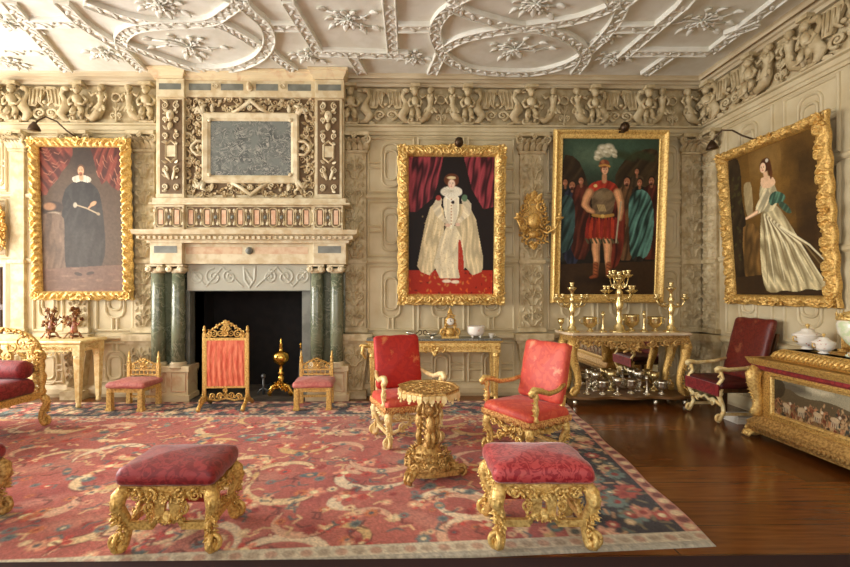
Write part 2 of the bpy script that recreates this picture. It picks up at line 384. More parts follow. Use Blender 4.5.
CORN=mat('cornice_paint',S(200,186,154),.6,0,S(182,164,130),2,stretch=(1,1,8))
ALAB=mat('pink_alabaster',S(216,198,158),.4,0,S(196,154,116),5,ramp=(.5,.75),distort=1)
CREAM=mat('cream_alabaster',S(216,204,170),.42,0,S(196,176,136),8)
SLATE=mat('grey_slate',S(124,126,116),.4,0,S(104,106,96),7)
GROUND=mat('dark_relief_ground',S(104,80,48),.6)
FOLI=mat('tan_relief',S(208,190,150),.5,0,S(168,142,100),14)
GREENM=veined('green_marble',S(92,100,78),S(150,152,128),7,.16,.05,S(118,122,98))
GREYM=veined('grey_marble_slab',S(82,86,82),S(172,170,158),9,.25,.05,S(112,116,110),2.5)
PINKM=mat('pink_marble_inlay',S(198,158,124),.35,0,S(212,186,150),9)
SOOT=mat('sooty_brick',S(22,17,14),.9,0,S(12,9,8),8,bump=.4,bscale=12)
HEARTH=mat('hearth_stone',S(84,76,64),.7,0,S(60,54,46),6)
OAK=mat('dark_oak',S(92,58,28),.45,0,S(60,36,16),5,stretch=(6,6,.6))
RED=damask('worn_red_silk',S(186,34,20),S(174,26,18),S(214,120,70),7,.55,.12)
RED2=damask('worn_coral_silk',S(208,84,60),S(196,66,52),S(226,146,112),6,.5,.15)
PLUM=damask('plum_velvet',S(112,12,18),S(140,34,36),S(160,70,62),11,.5,.25)
PLUM2=damask('crimson_velvet',S(144,16,30),S(184,66,66),S(190,92,84),13,.5,.45)
PINK=damask('faded_pink_velvet',S(176,92,84),S(190,112,100),S(156,70,64),8,.55,.2)
CORAL=mat('coral_silk',S(226,124,88),.5,0,S(206,88,58),9,bump=.5,bscale=16,sheen=.1,stretch=(4,4,1))
LEATHER=damask('tooled_red_leather',S(86,20,15),S(104,30,20),S(140,78,52),14,.4,.1)
DKRED=mat('dark_red_cushion',S(84,18,18),.5,0,S(60,12,14),6)
PORC=mat('white_porcelain',S(240,234,218),.12,0,spec=.6)
PORCP=mat('patterned_porcelain',S(240,234,222),.12,0,S(196,112,92),26,ramp=(.62,.68))
PORCG=mat('green_banded_porcelain',S(206,220,176),.15,0,S(236,232,214),20)
BLACKM=mat('dark_bronze',S(70,52,34),.4,.7)
IRON=mat('grey_iron',S(110,112,112),.4,.8)
MIRR=mat('mirror_glass',(.82,.8,.74),.02,1)
FLOORM=planks('oak_floorboards')
MARBT=mat('cream_marble_top',S(226,208,178),.2,0,S(206,180,146),6)
PAINT=vcol('varnished_oil_paint',.55,0,spec=.25)
RUGM=vcol('knotted_wool',.95,0,.2,.5,500,.1)
FRINGE=mat('gold_fringe',S(232,186,110),.7,.1,S(180,110,60),60)
CLOTHW=mat('white_linen',S(232,228,216),.8)
REDP=mat('red_painted_wood',S(150,40,26),.45)
RUNNER=mat('dark_red_wool',S(40,12,10),.95)
GLASS=mat('window_glass',(1,1,1),.02); GLASS.node_tree.nodes['Principled BSDF'].inputs['Transmission Weight'].default_value=1
# ================================================================ THE ROOM
def struct(name,mb,m,parent=None,bev=0):
    o=mb.build(name,m,parent,bev)
    if parent is None: o['kind']='structure'
    return o
mb=MB(); mb.box(WL-.3,WR+.3,WN-.3,WD+1.2,-.15,0); struct('floor',mb,FLOORM)
mb=MB(); mb.box(WL-.3,WR+.3,WN-.3,WD+1.0,CH,CH+.15); ceil=struct('ceiling',mb,PLAST)
FX0,FX1,FZ1=PX(190,6.3),PX(309,6.3),PZ(250,290,6.3)      # fire opening
DX0,DX1,DZ1=-6.95,PX(11,WD),PZ(5,262,WD)                 # door in the back wall
mb=MB(); mb.box(WL-.3,DX0,WD,WD+.3,0,CH); mb.box(DX0,DX1,WD,WD+.3,DZ1,CH); mb.box(DX1,FX0,WD,WD+.3,0,CH); mb.box(FX0,FX1,WD,WD+.3,FZ1,CH); mb.box(FX1,WR+.3,WD,WD+.3,0,CH)
wback=struct('wall_back',mb,STONE)
mb=MB(); mb.box(WR,WR+.3,WN-.3,WD,0,CH); wright=struct('wall_right',mb,STONE)
def holes(T,a0,a1,ops,z1=CH):
    mb=MB(); mb.T=T; a=a0
    for (p,q,zb,zt) in ops:
        mb.box(a,p,0,z1,-.3,0); mb.box(p,q,0,zb,-.3,0); mb.box(p,q,zt,z1,-.3,0); a=q
    mb.box(a,a1,0,z1,-.3,0); return mb
LW=[(-.9,1.1,.7,3.9),(2.0,4.2,.7,3.9),(4.75,5.95,.7,3.8)]
wl=struct('wall_left',holes(LEFT,WN,WD,LW),STONE)
NEAR=Matrix(((-1,0,0,0),(0,0,1,WN),(0,1,0,0),(0,0,0,1)))
NW=[(-3.2,-1.2,.7,4.2),(-.2,1.8,.7,4.2),(3.0,5.0,.7,4.2)]
struct('wall_front',holes(NEAR,-WR-.3,-WL+.3,NW),STONE)
wi=0
for T,W in ((LEFT,LW),(NEAR,NW)):
    for (p,q,zb,zt) in W:
        wi+=1; mb=MB(); mb.T=T
        for k in range(4):
            a=p+(q-p)*k/3; mb.box(max(p,a-.03),min(q,a+.03),zb,zt,-.2,-.14)
        for k in range(5):
            z=zb+(zt-zb)*k/4; mb.box(p,q,max(zb,z-.03),min(zt,z+.03),-.2,-.14)
        struct('window_%d'%wi,mb,OAK)
# door
mb=MB(); mb.T=BACK; mb.box(DX0,DX1,0,DZ1,-.14,-.08); d1=struct('door_1',mb,OAK)
mb=MB(); mb.T=BACK
for i in range(2):
    for j in range(3):
        a=DX0+.1+i*.5; b=.15+j*.62
        mb.sweep([(-.02,0),(-.01,.02),(.01,.02),(.02,0)],[(a,b,-.08),(a,b+.5,-.08),(a+.4,b+.5,-.08),(a+.4,b,-.08)],(0,0,1),True)
mb.build('door_panel',OAK,d1)
# ---------------------------------------------------------------- ceiling strapwork
def C(px,py):
    x,y=PG(px,py,CH) if False else (None,None)
    d=(EYE-CH)*F/(py-CY); u=(px-CX)/F
    return (d*(sin(TH)+u*cos(TH)), d*(cos(TH)-u*sin(TH)))
RB=[[(8,0),(67,69)],[(0,49),(50,49)],[(28,21),(80,21)],[(61,0),(85,23),(119,45),(132,58),(142,68)],
 [(84,0),(124,14),(166,21),(207,19),(226,9),(238,0)],[(121,42),(122,34),(133,26),(160,22),(200,21),(221,22),(241,32),(258,43)],
 [(122,40),(140,47),(166,57),(197,66),(230,66),(257,56),(269,40),(265,22),(249,7),(243,0)],[(268,48),(280,58),(294,68)],
 [(266,24),(299,25)],[(288,0),(318,49)],[(389,0),(393,50)],[(318,50),(408,53)],[(352,53),(362,71)],[(398,25),(431,25)],
 [(461,0),(443,12),(435,29),(441,48),(454,61),(480,69),(530,71),(568,62),(591,47),(614,22),(624,0)],[(441,52),(432,72)],
 [(441,48),(461,37),(490,30),(530,24),(572,18),(603,8),(617,0)],[(450,0),(468,11),(511,23),(549,28),(575,40),(586,54),(575,71)],
 [(615,26),(662,25)],[(686,0),(622,55)],[(628,50),(709,50)],[(776,0),(709,51)],[(676,50),(645,72)],[(725,33),(757,21)]]
def smoothp(P,k=5):
    if len(P)<3: 
        return [tuple(np.array(P[0])+(np.array(P[1])-np.array(P[0]))*i/4) for i in range(5)]
    P=[np.array(p,float) for p in P]; Q=[2*P[0]-P[1]]+P+[2*P[-1]-P[-2]]; out=[]
    for i in range(1,len(Q)-2):
        for j in range(k):
            t=j/k; out.append(.5*((2*Q[i])+(-Q[i-1]+Q[i+1])*t+(2*Q[i-1]-5*Q[i]+4*Q[i+1]-Q[i+2])*t*t+(-Q[i-1]+3*Q[i]-3*Q[i+1]+Q[i+2])*t**3))
    out.append(P[-1]); return [tuple(p) for p in out]
RP=[(-.075,-.005),(-.075,.03),(-.069,.05),(-.058,.05),(-.052,.032),(.052,.032),(.058,.05),(.069,.05),(.075,.03),(.075,-.005)]
rib=MB(); orn=MB(); rr=random.Random(3)
for qi,q in enumerate(RB):
    RQ=[(a*(1+.02*(qi%4)),b*(1+.035*(qi%7))) for a,b in RP]
    P=smoothp([C(*p) for p in q])
    for mir in (0,1):
        pts=[(x,(y if not mir else 2*C(400,0)[1]-y),CH) for x,y in P]
        rib.sweep(RQ if not mir else [(a*1.013,b*1.02) for a,b in RQ],pts,(0,0,-1))
        if mir: continue
        L=0
        for i in range(len(pts)-1):
            a=Vector(pts[i]);b=Vector(pts[i+1]);sg=(b-a).length; n=max(1,int(sg/.07)); d=(b-a).normalized(); sd=Vector((-d.y,d.x,0))
            for k in range(n):
                p=a+(b-a)*((k+.5)/n)+Vector((0,0,-.042)); s=1 if (k+i)%2 else -1
                orn.leaf(p-sd*.01*s,d*.8+sd*s*.8,(0,0,-1),.095,.055,.1,3)
rib.build('strapwork_ribs',PLAST,ceil); orn.build('rib_foliage',PLAST,ceil)
spr=MB()
def sprig(px,py,sc,ang,n=9):
    x,y=C(px,py); R=random.Random(int(px))
    for k in range(n):
        a=ang+2*pi*k/n+R.uniform(-.2,.2); l=sc*R.uniform(.45,1)*(1.3 if abs(cos(a-ang))>.7 else .7)
        p0=Vector((x,y,CH-.012)); p1=p0+Vector((cos(a)*l,sin(a)*l,0))
        spr.tube([p0,p0.lerp(p1,.5)+Vector((-sin(a)*l*.12,cos(a)*l*.12,0)),p1],[.014,.012,.01],5)
        spr.leaf(p1,(cos(a),sin(a),-.1),(0,0,-1),.12,.08,.1,4); spr.leaf(p0.lerp(p1,.55),(cos(a+1),sin(a+1),-.1),(0,0,-1),.09,.06,.1,3)
    spr.rosette((x,y,CH-.02),(0,0,-1),.07,6)
for p in [(105,53,.16,0),(190,46,.34,.2),(8,22,.22,0),(348,19,.26,.3),(308,55,.15,0),(413,57,.15,0),(515,48,.34,.1),(702,20,.26,0),(613,58,.15,.2),(536,3,.22,0),(160,4,.2,0),(10,62,.14,.3),(605,36,.1,0)]: sprig(*p)
spr.build('plaster_sprigs',PLAST,ceil)
# ---------------------------------------------------------------- cornice, rails
loop=[(WL,WN,0),(WL,WD,0),(WR,WD,0),(WR,WN,0)]
def rail(name,prof,m=STONE,segs=None,kids=None):
    mb=MB(); mb.sweep(prof,loop,(0,0,1),True); o=struct(name,mb,m); return o
def bandp(z0,z1,outs):    # profile from list of (out,z)
    return [(-.01,z0)]+outs+[(-.01,z1)]
def shift(mbpath,z): return mbpath
ZF0,ZF1=PZ(400,127,WD),PZ(400,88,WD)
rail('trim_1',bandp(ZF1-.02,CH,[(.08,ZF1-.02),(.09,ZF1+.02),(.12,ZF1+.03),(.13,ZF1+.07),(.15,ZF1+.08),(.2,CH-.06),(.21,CH-.02),(.23,CH)]),CORN)
rail('trim_2',bandp(ZF0-.13,ZF0,[(.03,ZF0-.13),(.03,ZF0-.09),(.05,ZF0-.08),(.06,ZF0-.03),(.1,ZF0-.02),(.1,ZF0)]),STONE)
def rail_seg(name,prof,x0,x1,T=None):      # on the back wall between X values
    mb=MB(); mb.sweep(prof,[(x0,WD,0),(x1,WD,0)],(0,0,1)); return mb
ZD=PZ(440,336,WD)
def rails_for(z,h,o): return bandp(z-h/2,z+h/2,[(o*.5,z-h/2),(o,z-h*.2),(o,z+h*.2),(o*.5,z+h/2)])
FPX0,FPX1=PX(150,6.3),PX(347,6.3)
ti=3
for (z,h,o) in ((ZD,.1,.07),(PZ(440,261,WD),.07,.035),(PZ(440,197,WD),.07,.035),(.09,.18,.05)):
    mb=MB(); pr=rails_for(z,h,o)
    mb.sweep(pr,[(DX1+.1,WD,0),(FPX0+.05,WD,0)],(0,0,1)); mb.sweep(pr,[(FPX1-.05,WD,0),(WR,WD,0),(WR,WN,0)],(0,0,1))
    if z>2.1: mb.sweep(pr,[(WL,WD,0),(DX1+.1,WD,0)],(0,0,1))
    o_=struct('trim_%d'%ti if h!=.18 else 'baseboard_back',mb,STONE); ti+=1
# door surround
mb=MB(); mb.T=BACK; mb.sweep([(-.07,0),(-.07,.05),(-.02,.07),(.03,.05),(.05,.02),(.05,0)],[(DX1,0,0),(DX1,DZ1,0),(DX0,DZ1,0),(DX0,0,0)],(0,0,1)); struct('trim_%d'%ti,mb,STONE); ti+=1
# ---------------------------------------------------------------- panel mouldings
BEAD=[(-.022,-.002),(-.016,.018),(0,.028),(.016,.018),(.022,-.002)]
def ringpath(cx,cz,hw,hh,c=0):
    P=[];k=hw*.8; n=4
    for (sx,sz,a0) in ((1,1,0),(-1,1,pi/2),(-1,-1,pi),(1,-1,1.5*pi)):
        for i in range(n+1):
            a=a0+pi/2*i/n; P.append((cx+sx*(hw-k)+k*cos(a),cz+sz*(hh-k)+k*sin(a),c))
    return P
def panel(mb,a0,a1,z0,z1,mode):
    i=.035; mb.sweep(BEAD,[(a0+i,z0+i,0),(a1-i,z0+i,0),(a1-i,z1-i,0),(a0+i,z1-i,0)],(0,0,1),True)
    w=a1-a0;h=z1-z0;cx=(a0+a1)/2;cz=(z0+z1)/2
    if w<.3: return
    hw=min(w*.26,.135); hh=min(h*.37,.35)
    if mode=='V': cz+=h*.06
    if mode=='A': cz-=h*.12
    for k in (1,.68): mb.sweep(BEAD,ringpath(cx,cz,hw*k,hh*k+(1-k)*.0,0),(0,0,1),True)
    def strap(p,q,o):
        mb.sweep(BEAD,[(p[0]+o[0],p[1]+o[1],0),(q[0]+o[0],q[1]+o[1],0)],(0,0,1),False,False,False)
    if mode=='H' or mode=='A':
        for s in (-1,1):
            for o in (-.04,.04): strap((cx+s*hw,cz),(cx+s*(w/2-.04),cz),(0,o))
    if mode!='H':
        for o in (-.035,.035):
            strap((cx,cz-hh),(cx,z0+.04),(o,0))
            if mode=='A': strap((cx,cz+hh),(cx,z1-.04),(o,0))
ROWS=[(.19,ZD-.06,'A'),(ZD+.06,PZ(440,261,WD)-.04,'V'),(PZ(440,261,WD)+.04,PZ(440,197,WD)-.04,'H'),(PZ(440,197,WD)+.04,ZF0-.14,'H')]
mb=MB(); mb.T=BACK
def bay(p0,p1,n):
    x0,x1=PX(p0,WD),PX(p1,WD)
    for k in range(n):
        for (z0,z1,m) in ROWS: panel(mb,x0+(x1-x0)*k/n,x0+(x1-x0)*(k+1)/n,z0,z1,m)
bay(32,66,1); bay(95,136,1); bay(366,516,3); bay(546,693,3)
for (z0,z1,m) in ROWS[2:]: panel(mb,PX(-14,WD),PX(9,WD),z0,z1,m); panel(mb,PX(-60,WD),PX(-14,WD),z0,z1,m)
mb.build('panel_moulding',STONE,wback)
mb=MB(); mb.T=RIGHT
y=WD-.35
for y1,y0 in ((6.0,5.2),(5.1,4.4),(4.3,3.6),(3.5,2.8),(2.7,2.0),(1.9,1.0)):
    for (z0,z1,m) in ROWS: panel(mb,-y1,-y0,z0,z1,m)
mb.build('panel_moulding',STONE,wright)
# ---------------------------------------------------------------- pilasters
def pilaster(name,T,a,w,seed,carved=True,ped=True):
    mb=MB(); mb.T=T@Tr(a,0,0)
    z0,z1=ZD+.06,PZ(440,152,WD)
    mb.box(-w/2,w/2,z0,z1,-.01,.05)
    mb.box(-w/2-.03,w/2+.03,z0,z0+.07,0,.08); mb.box(-w/2-.02,w/2+.02,z1-.04,z1,0,.075)
    zm=PZ(440,262,WD); mb.box(-w/2-.02,w/2+.02,zm-.03,zm+.03,0,.08)
    o=struct(name,mb,STONED,None,.006)
    mb=MB(); mb.T=T@Tr(a,0,0)
    if carved:
        relief(mb,-w/2+.02,z0+.08,w-.04,zm-z0-.12,.048,arab(w-.04,zm-z0-.12,.34,seed),.009,.053)
        relief(mb,-w/2+.02,zm+.04,w-.04,z1-zm-.09,.048,arab(w-.04,z1-zm-.09,.36,seed+1),.009,.053)
    if ped:       # tapering pedestal, wider at the top
        wa,wb=w*.5+.05,w*.5-.05
        mb.prism([(-wb,.12),(wb,.12),(wa,ZD-.05),(-wa,ZD-.05)],I4,0,.12)
        mb.box(-wa-.05,wa+.05,ZD-.05,ZD+.05,0,.19); mb.box(-wa-.02,wa+.02,ZD-.1,ZD-.05,0,.15); mb.box(-wb-.06,wb+.06,0,.12,0,.18)
        relief(mb,-wa+.04,.16,2*wa-.08,ZD-.3,.045,arab(2*wa-.08,ZD-.3,.36,seed+2),.009,.123,lambda t:(wb+(wa-wb)*t)/wa)
        mb.build('carved_shaft',STONED,o)
    elif carved: mb.build('carved_shaft',STONED,o)
    mb=MB(); mb.T=T@Tr(a,0,0); zc=ZF0-.13      # leafy capital
    mb.box(-w/2-.05,w/2+.05,zc-.05,zc,0,.17)
    for k in range(5):
        x=-w/2+w*k/4
        mb.leaf((x,z1-.01,.06),(x*.25,1,.25),(0,0,1),(zc-z1)*.62,.11,.5,5); mb.leaf((x*.8,z1+.08,.07),(x*.4,1,.5),(0,0,1),(zc-z1)*.6,.1,.7,5)
    for s in (-1,1): mb.scroll((s*(w/2+.02),zc-.09,.13),(s,0,.2),(0,1,0),.06,1.4,.022,-pi/2)
    mb.rosette((0,zc-.06,.16),(0,0,1),.05,6)
    mb.build('capital',STONED,o); return o
for i,(p,w,car) in enumerate([(20,.2,False),(80,.3,True),(146,.3,True),(355,.34,True),(531,.36,True)]):
    pilaster('trim_%d'%ti,BACK,PX(p,WD),w,i,car); ti+=1
pilaster('trim_%d'%ti,BACK,WR-.2,.3,5); ti+=1
pilaster('trim_%d'%ti,RIGHT,-(WD-.2),.28,1); ti+=1
pilaster('trim_%d'%ti,RIGHT,-3.95,.3,3); ti+=1
# ---------------------------------------------------------------- carved frieze
mb=MB(); mb.T=None; mb.sweep([(-.01,ZF0),(.02,ZF0),(.02,ZF1),(-.01,ZF1)],loop,(0,0,1),True); frz=struct('trim_%d'%ti,mb,STONED); ti+=1
FH=ZF1-ZF0
def fig_herm(nar=False):
    m=MB(); s=.75 if nar else 1
    m.box(-.09*s,.09*s,-.16,0,FH-.05,FH-.005); m.leaf((-.08,-.1,FH-.06),(1,0,.1),(0,-1,0),.16,.07,.1)
    m.blob((0,-.12,FH-.12),(.048,.05,.058),10,7); m.blob((0,-.1,FH-.09),(.058,.05,.045),8,5); m.blob((0,-.168,FH-.125),(.01,.014,.014),6,4)
    m.tube([(0,-.1,FH-.18),(0,-.1,FH-.23),(0,-.1,FH-.30),(0,-.09,FH-.36)],[.03,.078*s,.062*s,.045*s],10)
    for g in (-1,1):
        m.tube([(g*.07*s,-.1,FH-.2),(g*.13*s,-.1,FH-.27),(g*.1*s,-.13,FH-.34),(g*.03,-.15,FH-.33)],[.027,.024,.02,.018],7)
        m.tube([(g*.03,-.09,FH-.36),(g*.07*s,-.12,.14),(g*.05*s,-.09,.04)],[.045,.035,.022],8)
        m.scroll((g*.08*s,-.08,.06),(g,0,0),(0,0,1),.05,1.2,.016,-pi/2)
        m.leaf((g*.02,-.12,.16),(g*.6,-.2,-1),(0,-1,0),.14,.07,.3)
    m.garland([(-.08*s,-.06,.04),(.08*s,-.06,.04)],.04,4); m.box(-.1*s,.1*s,-.1,0,0,.03)
    return m
def fig_mer():
    m=MB()
    m.blob((0,-.07,.40),(.034,.036,.042),9,6); m.blob((-.01,-.06,.415),(.042,.04,.04),8,5)
    m.tube([(0,-.06,.365),(0,-.065,.33),(-.005,-.06,.28),(0,-.06,.23),(.01,-.06,.17),(.05,-.06,.09),(.11,-.06,.05),(.17,-.06,.09),(.18,-.05,.15),(.15,-.05,.19)],[.018,.05,.038,.034,.052,.05,.04,.028,.02,.012],9)
    for g in (-1,1): m.leaf((.15,-.05,.19),(g*.7,0,1),(0,-1,0),.09,.05,.1)
    m.blob((.02,-.105,.33),.018,6,4); m.blob((-.02,-.105,.33),.018,6,4)
    m.tube([(.045,-.07,.35),(.1,-.08,.31),(.13,-.07,.36)],[.018,.016,.012],6); m.tube([(-.045,-.07,.35),(-.08,-.08,.29),(-.05,-.09,.24)],[.018,.016,.012],6)
    for k in range(4): m.leaf((-.03+.02*k,-.09,.2),(-.6+.4*k,-.1,-1),(0,-1,0),.1,.045,.2)
    return m
def fig_grif():
    m=MB()
    for g in (-1,1):
        m.tube([(g*.22,-.05,.40),(g*.17,-.06,.39),(g*.155,-.06,.33),(g*.19,-.06,.26),(g*.2,-.06,.18),(g*.15,-.06,.1),(g*.19,-.05,.04),(g*.26,-.05,.03)],[.012,.026,.02,.026,.05,.045,.03,.014],8)
        m.blob((g*.19,-.06,.40),(.04,.035,.03),8,5); m.leaf((g*.23,-.06,.4),(g,0,-.2),(0,-1,0),.05,.03,.2)
        P=[(g*.16,.2),(g*.15,.36),(g*.09,.42),(g*.015,.43),(g*.0,.38),(g*.05,.27),(g*.09,.19)]
        m.prism(P if g>0 else P[::-1],Matrix(((1,0,0,0),(0,0,-1,0),(0,1,0,0),(0,0,0,1))),.02,.055)
        for k in range(4): m.tube([(g*(.145-.035*k),-.06,.21+.01*k),(g*(.13-.035*k),-.062,.40-.005*k)],.008,5)
        m.scroll((g*.055,-.045,.12),(g,0,0),(0,0,1),.06,1.5,.018,-pi/2)
        m.tube([(g*.055,-.05,.30),(g*.06,-.05,.25),(g*.02,-.05,.2)],[.02,.016,.012],6)
        m.leaf((g*.1,-.03,.02),(g,0,.3),(0,-1,0),.1,.05,.2)
    m.blob((0,-.06,.24),.022,7,5)
    return m
def fig_ring():
    m=MB(); m.tube([(.05*cos(a),-.04,.31+.05*sin(a)) for a in np.linspace(0,2*pi,17)],.015,6)
    for g in (-1,1): m.scroll((g*.032,-.04,.1),(g,0,0),(0,0,1),.035,1.3,.012,-pi/2); m.leaf((0,-.04,.15),(g*.7,0,1),(0,-1,0),.07,.035,.2)
    m.tube([(0,-.04,.02),(0,-.04,.25)],.009,5); m.leaf((0,-.04,.05),(0,-.2,-1),(0,-1,0),.05,.05,.1)
    return m
kS=FH/.56; protos={}
def fig(kind,px=None,Y=None,flip=False,sc=1.0):
    nm={'H':'herm_figure','B':'bracket_herm','M':'mermaid_figure','G':'griffin_pair','R':'wreath_scroll'}[kind]
    if kind not in protos:
        m={'H':lambda:fig_herm(),'B':lambda:fig_herm(True),'M':fig_mer,'G':fig_grif,'R':fig_ring}[kind]()
        o=m.build(nm,STONED,frz); protos[kind]=o
    else:
        o=protos[kind].copy(); COL.objects.link(o)
    s=(1,1,1) if kind in 'HB' else (FH/.47,)*3
    if kind=='G': s=(s[0]*1.25,s[1],s[2])
    o.scale=(-s[0] if flip else s[0],s[1],s[2])
    if Y is None: o.location=(PX(px,WD-.05),WD-.015,ZF0+.002); o.rotation_euler=(0,0,0)
    else: o.location=(WR-.015,Y,ZF0+.002); o.rotation_euler=(0,0,-pi/2)
for k,p,f in [('H',16,0),('G',47,0),('H',81,0),('M',103,1),('R',117,0),('M',131,0),('H',149,0),('H',351,0),('G',386,0),('B',415,0),('M',430,1),('R',441,0),('M',452,0),('B',467,0),('G',497,0),('H',530,0),
              ('M',552,1),('R',564,0),('M',576,0),('B',593,0),('G',620,0),('B',646,0),('M',660,1),('R',672,0),('M',686,0),('H',704,0),('M',1,0),('G',-24,0)]: fig(k,p,flip=bool(f))
for k,y,f in [('H',6.2,0),('G',5.82,0),('B',5.45,0),('M',5.2,1),('R',5.05,0),('M',4.9,0),('B',4.68,0),('G',4.3,0),('H',3.95,0),('M',3.7,1),('M',3.4,0),('B',3.15,0)]: fig(k,Y=y,flip=bool(f))
# ================================================================ FIREPLACE
FL=Vector((PX(248,6.2),6.2,0)); FT=Tr(*(-FL))
fp=thing('fireplace','tall carved alabaster fireplace with paired green marble columns and grey marble overmantel slab','fireplace',FL)
def FB(): m=MB(); m.T=FT; return m
def fx(p,Y): return PX(p,Y)
def fz(y,Y): return PZ(248,y,Y)
def bar(m,p0,p1,y1,y0,Yf,Yb=WD,bevel=0): m.box(fx(p0,Yf),fx(p1,Yf),Yf,Yb,fz(y1,Yf),fz(y0,Yf))
# columns, pedestals
for side,(ca,cb) in enumerate(((158.5,178.5),(317,336.5))):
    m=FB(); a,b=(149,188) if side==0 else (307.5,347)
    Yp=6.16; m.box(fx(a,Yp),fx(b,Yp),Yp,WD,0,fz(368,Yp)); m.box(fx(a,Yp)-.03,fx(b,Yp)+.03,Yp-.03,WD,0,.09); m.box(fx(a,Yp)-.025,fx(b,Yp)+.025,Yp-.03,WD,fz(368,Yp)-.05,fz(366,Yp))
    ped=m.build('column_pedestal',ALAB,fp,.006)
    m=FB()
    for c in (ca,cb):
        x0=fx(c,Yp)-.1; m.sweep([(-.012,0),(0,.012),(.012,0)],[(x0,Yp,.14),(x0,Yp,.4),(x0+.2,Yp,.4),(x0+.2,Yp,.14)],(0,-1,0),True)
    m.build('pedestal_panel',PINKM,ped)
    for c in (ca,cb):
        x=fx(c,6.22); zb,zt=fz(366,6.22),fz(272,6.22); m=FB()
        m.lathe([(.092,zb+.06),(.094,zb+.5),(.088,zt-.3),(.082,zt)],(x,6.22,0),20); col=m.build('column',GREENM,fp)
        m=FB(); m.lathe([(.125,zb-.02),(.125,zb+.01),(.105,zb+.02),(.118,zb+.04),(.1,zb+.06),(.095,zb+.07)],(x,6.22,0),20); m.build('column_base',CREAM,col)
        m=FB(); m.lathe([(.085,zt-.02),(.1,zt),(.1,zt+.03),(.09,zt+.05)],(x,6.22,0),16)
        m.box(x-.12,x+.12,6.1,6.34,zt+.075,zt+.1)
        for g in (-1,1): m.scroll((x+g*.085,6.11,zt+.035),(g,0,0),(0,0,1),.045,1.6,.016,pi/2); m.tube([(x+g*.085,6.1,zt+.035),(x+g*.085,6.33,zt+.035)],.04,10)
        m.build('column_capital',CREAM,col)
    m=FB(); m.box(fx(a+2,6.34),fx(b-2,6.34),6.34,WD,fz(366,6.34),fz(264,6.34)); m.build('back_pier',GREENM,fp)
# slate frieze and jambs
m=FB(); Ys=6.26; z0,z1=fz(291,Ys),fz(264,Ys); xa,xb=fx(187,Ys),fx(311,Ys); m.box(xa,xb,Ys,WD,z0,z1); fr=m.build('lintel',SLATE,fp)
m=FB(); m.T=FT@Matrix(((1,0,0,xa),(0,0,-1,Ys),(0,1,0,z0),(0,0,0,1)))
W_=xb-xa; H_=z1-z0; cx=W_/2; st=[]
for g in (-1,1):
    for k,r in ((.16,.10),(.29,.12),(.42,.11)):
        st.append((spir(cx+g*W_*k,H_*.5,r,1.6,-pi/2 if int(k*100)%2 else pi/2,g if int(k*100)%2 else -g),.011,.009,1))
    st.append(([(cx+g*.1,H_*.15),(cx+g*W_*.22,H_*.85),(cx+g*W_*.35,H_*.15),(cx+g*W_*.48,H_*.8)],.009,.009,1))
st+=[([(cx-.08,H_*.85),(cx+.08,H_*.85),(cx+.07,H_*.4),(cx,H_*.12),(cx-.07,H_*.4),(cx-.08,H_*.85)],.014,.014,1),([(cx-.06,H_*.75),(cx+.05,H_*.3)],.016,.016,.9)]
relief(m,.01,.01,W_-.02,H_-.02,.012,st,.009,.002); m.build('lintel_scrollwork',mat('pale_slate',S(170,168,150),.5),fr)
for a,b in ((186,190),(302,312)): m=FB(); m.box(fx(a,6.3),fx(b,6.3),6.3,WD,0,fz(290,6.3)); m.build('jamb',SLATE,fp)
m=FB(); xa,xb=FX0,FX1
m.box(xa-.1,xa,WD,7.2,0,FZ1+.3); m.box(xb,xb+.1,WD,7.2,0,FZ1+.3); m.box(xa-.1,xb+.1,7.1,7.2,0,FZ1+.3); m.box(xa-.1,xb+.1,WD,7.2,FZ1+.28,FZ1+.4)
m.build('firebox',SOOT,fp)
m=FB(); m.box(fx(189,6.16)+.03,fx(307,6.16)-.03,6.13,7.1,0,.035); m.build('hearth_slab',HEARTH,fp)
# entablature
m=FB(); Ye=6.14; bar(m,150,346,264,243,Ye+.04); bar(m,150,182,264,243,Ye-.05); bar(m,313,346,264,243,Ye-.05)
bar(m,147,349,243,240,Ye-.06); ent=m.build('entablature',CREAM,fp,.006)
for p0,p1,Y in ((154,177,Ye-.05),(318,341,Ye-.05)): m=FB(); m.box(fx(p0,Y),fx(p1,Y),Y-.004,Y,fz(253,Y),fz(246,Y)); m.build('slate_inlay',SLATE,ent)
for p0,p1 in ((186,242),(255,308)): Y=Ye+.04; m=FB(); m.box(fx(p0,Y),fx(p1,Y),Y-.004,Y,fz(254,Y),fz(247,Y)); m.build('pink_inlay',PINKM,ent)
m=FB(); m.lathe([(.0,.04),(.03,.035),(.05,.015),(.055,0),(.0,-.001)],(fx(248.5,Ye),Ye+.03,fz(250.5,Ye)),14,Rx(pi/2)); m.build('roundel',SLATE,ent)
# dentil cornice
m=FB(); Yk=5.98
def corn(m,xl,xr,prof): m.sweep(prof,[(xl,WD,0),(xl,Ye,0),(xr,Ye,0),(xr,WD,0)],(0,0,1))
xl,xr=fx(150,Ye),fx(346,Ye); za,zb=fz(241,6.05),fz(231,6.05)
corn(m,xl,xr,[(-.02,za-.02),(.03,za-.02),(.04,za+.01),(.1,za+.02),(.1,za+.07),(.16,za+.09),(.18,zb+.01),(.02,zb+.03),(-.02,zb+.03)])
n=int((xr-xl)/.075)
for i in range(n+4):
    x=xl-.09+(xr-xl+.18)*i/(n+3); m.box(x-.02,x+.02,Ye-.14,Ye-.09,za+.025,za+.065)
m.build('dentil_cornice',CREAM,fp)
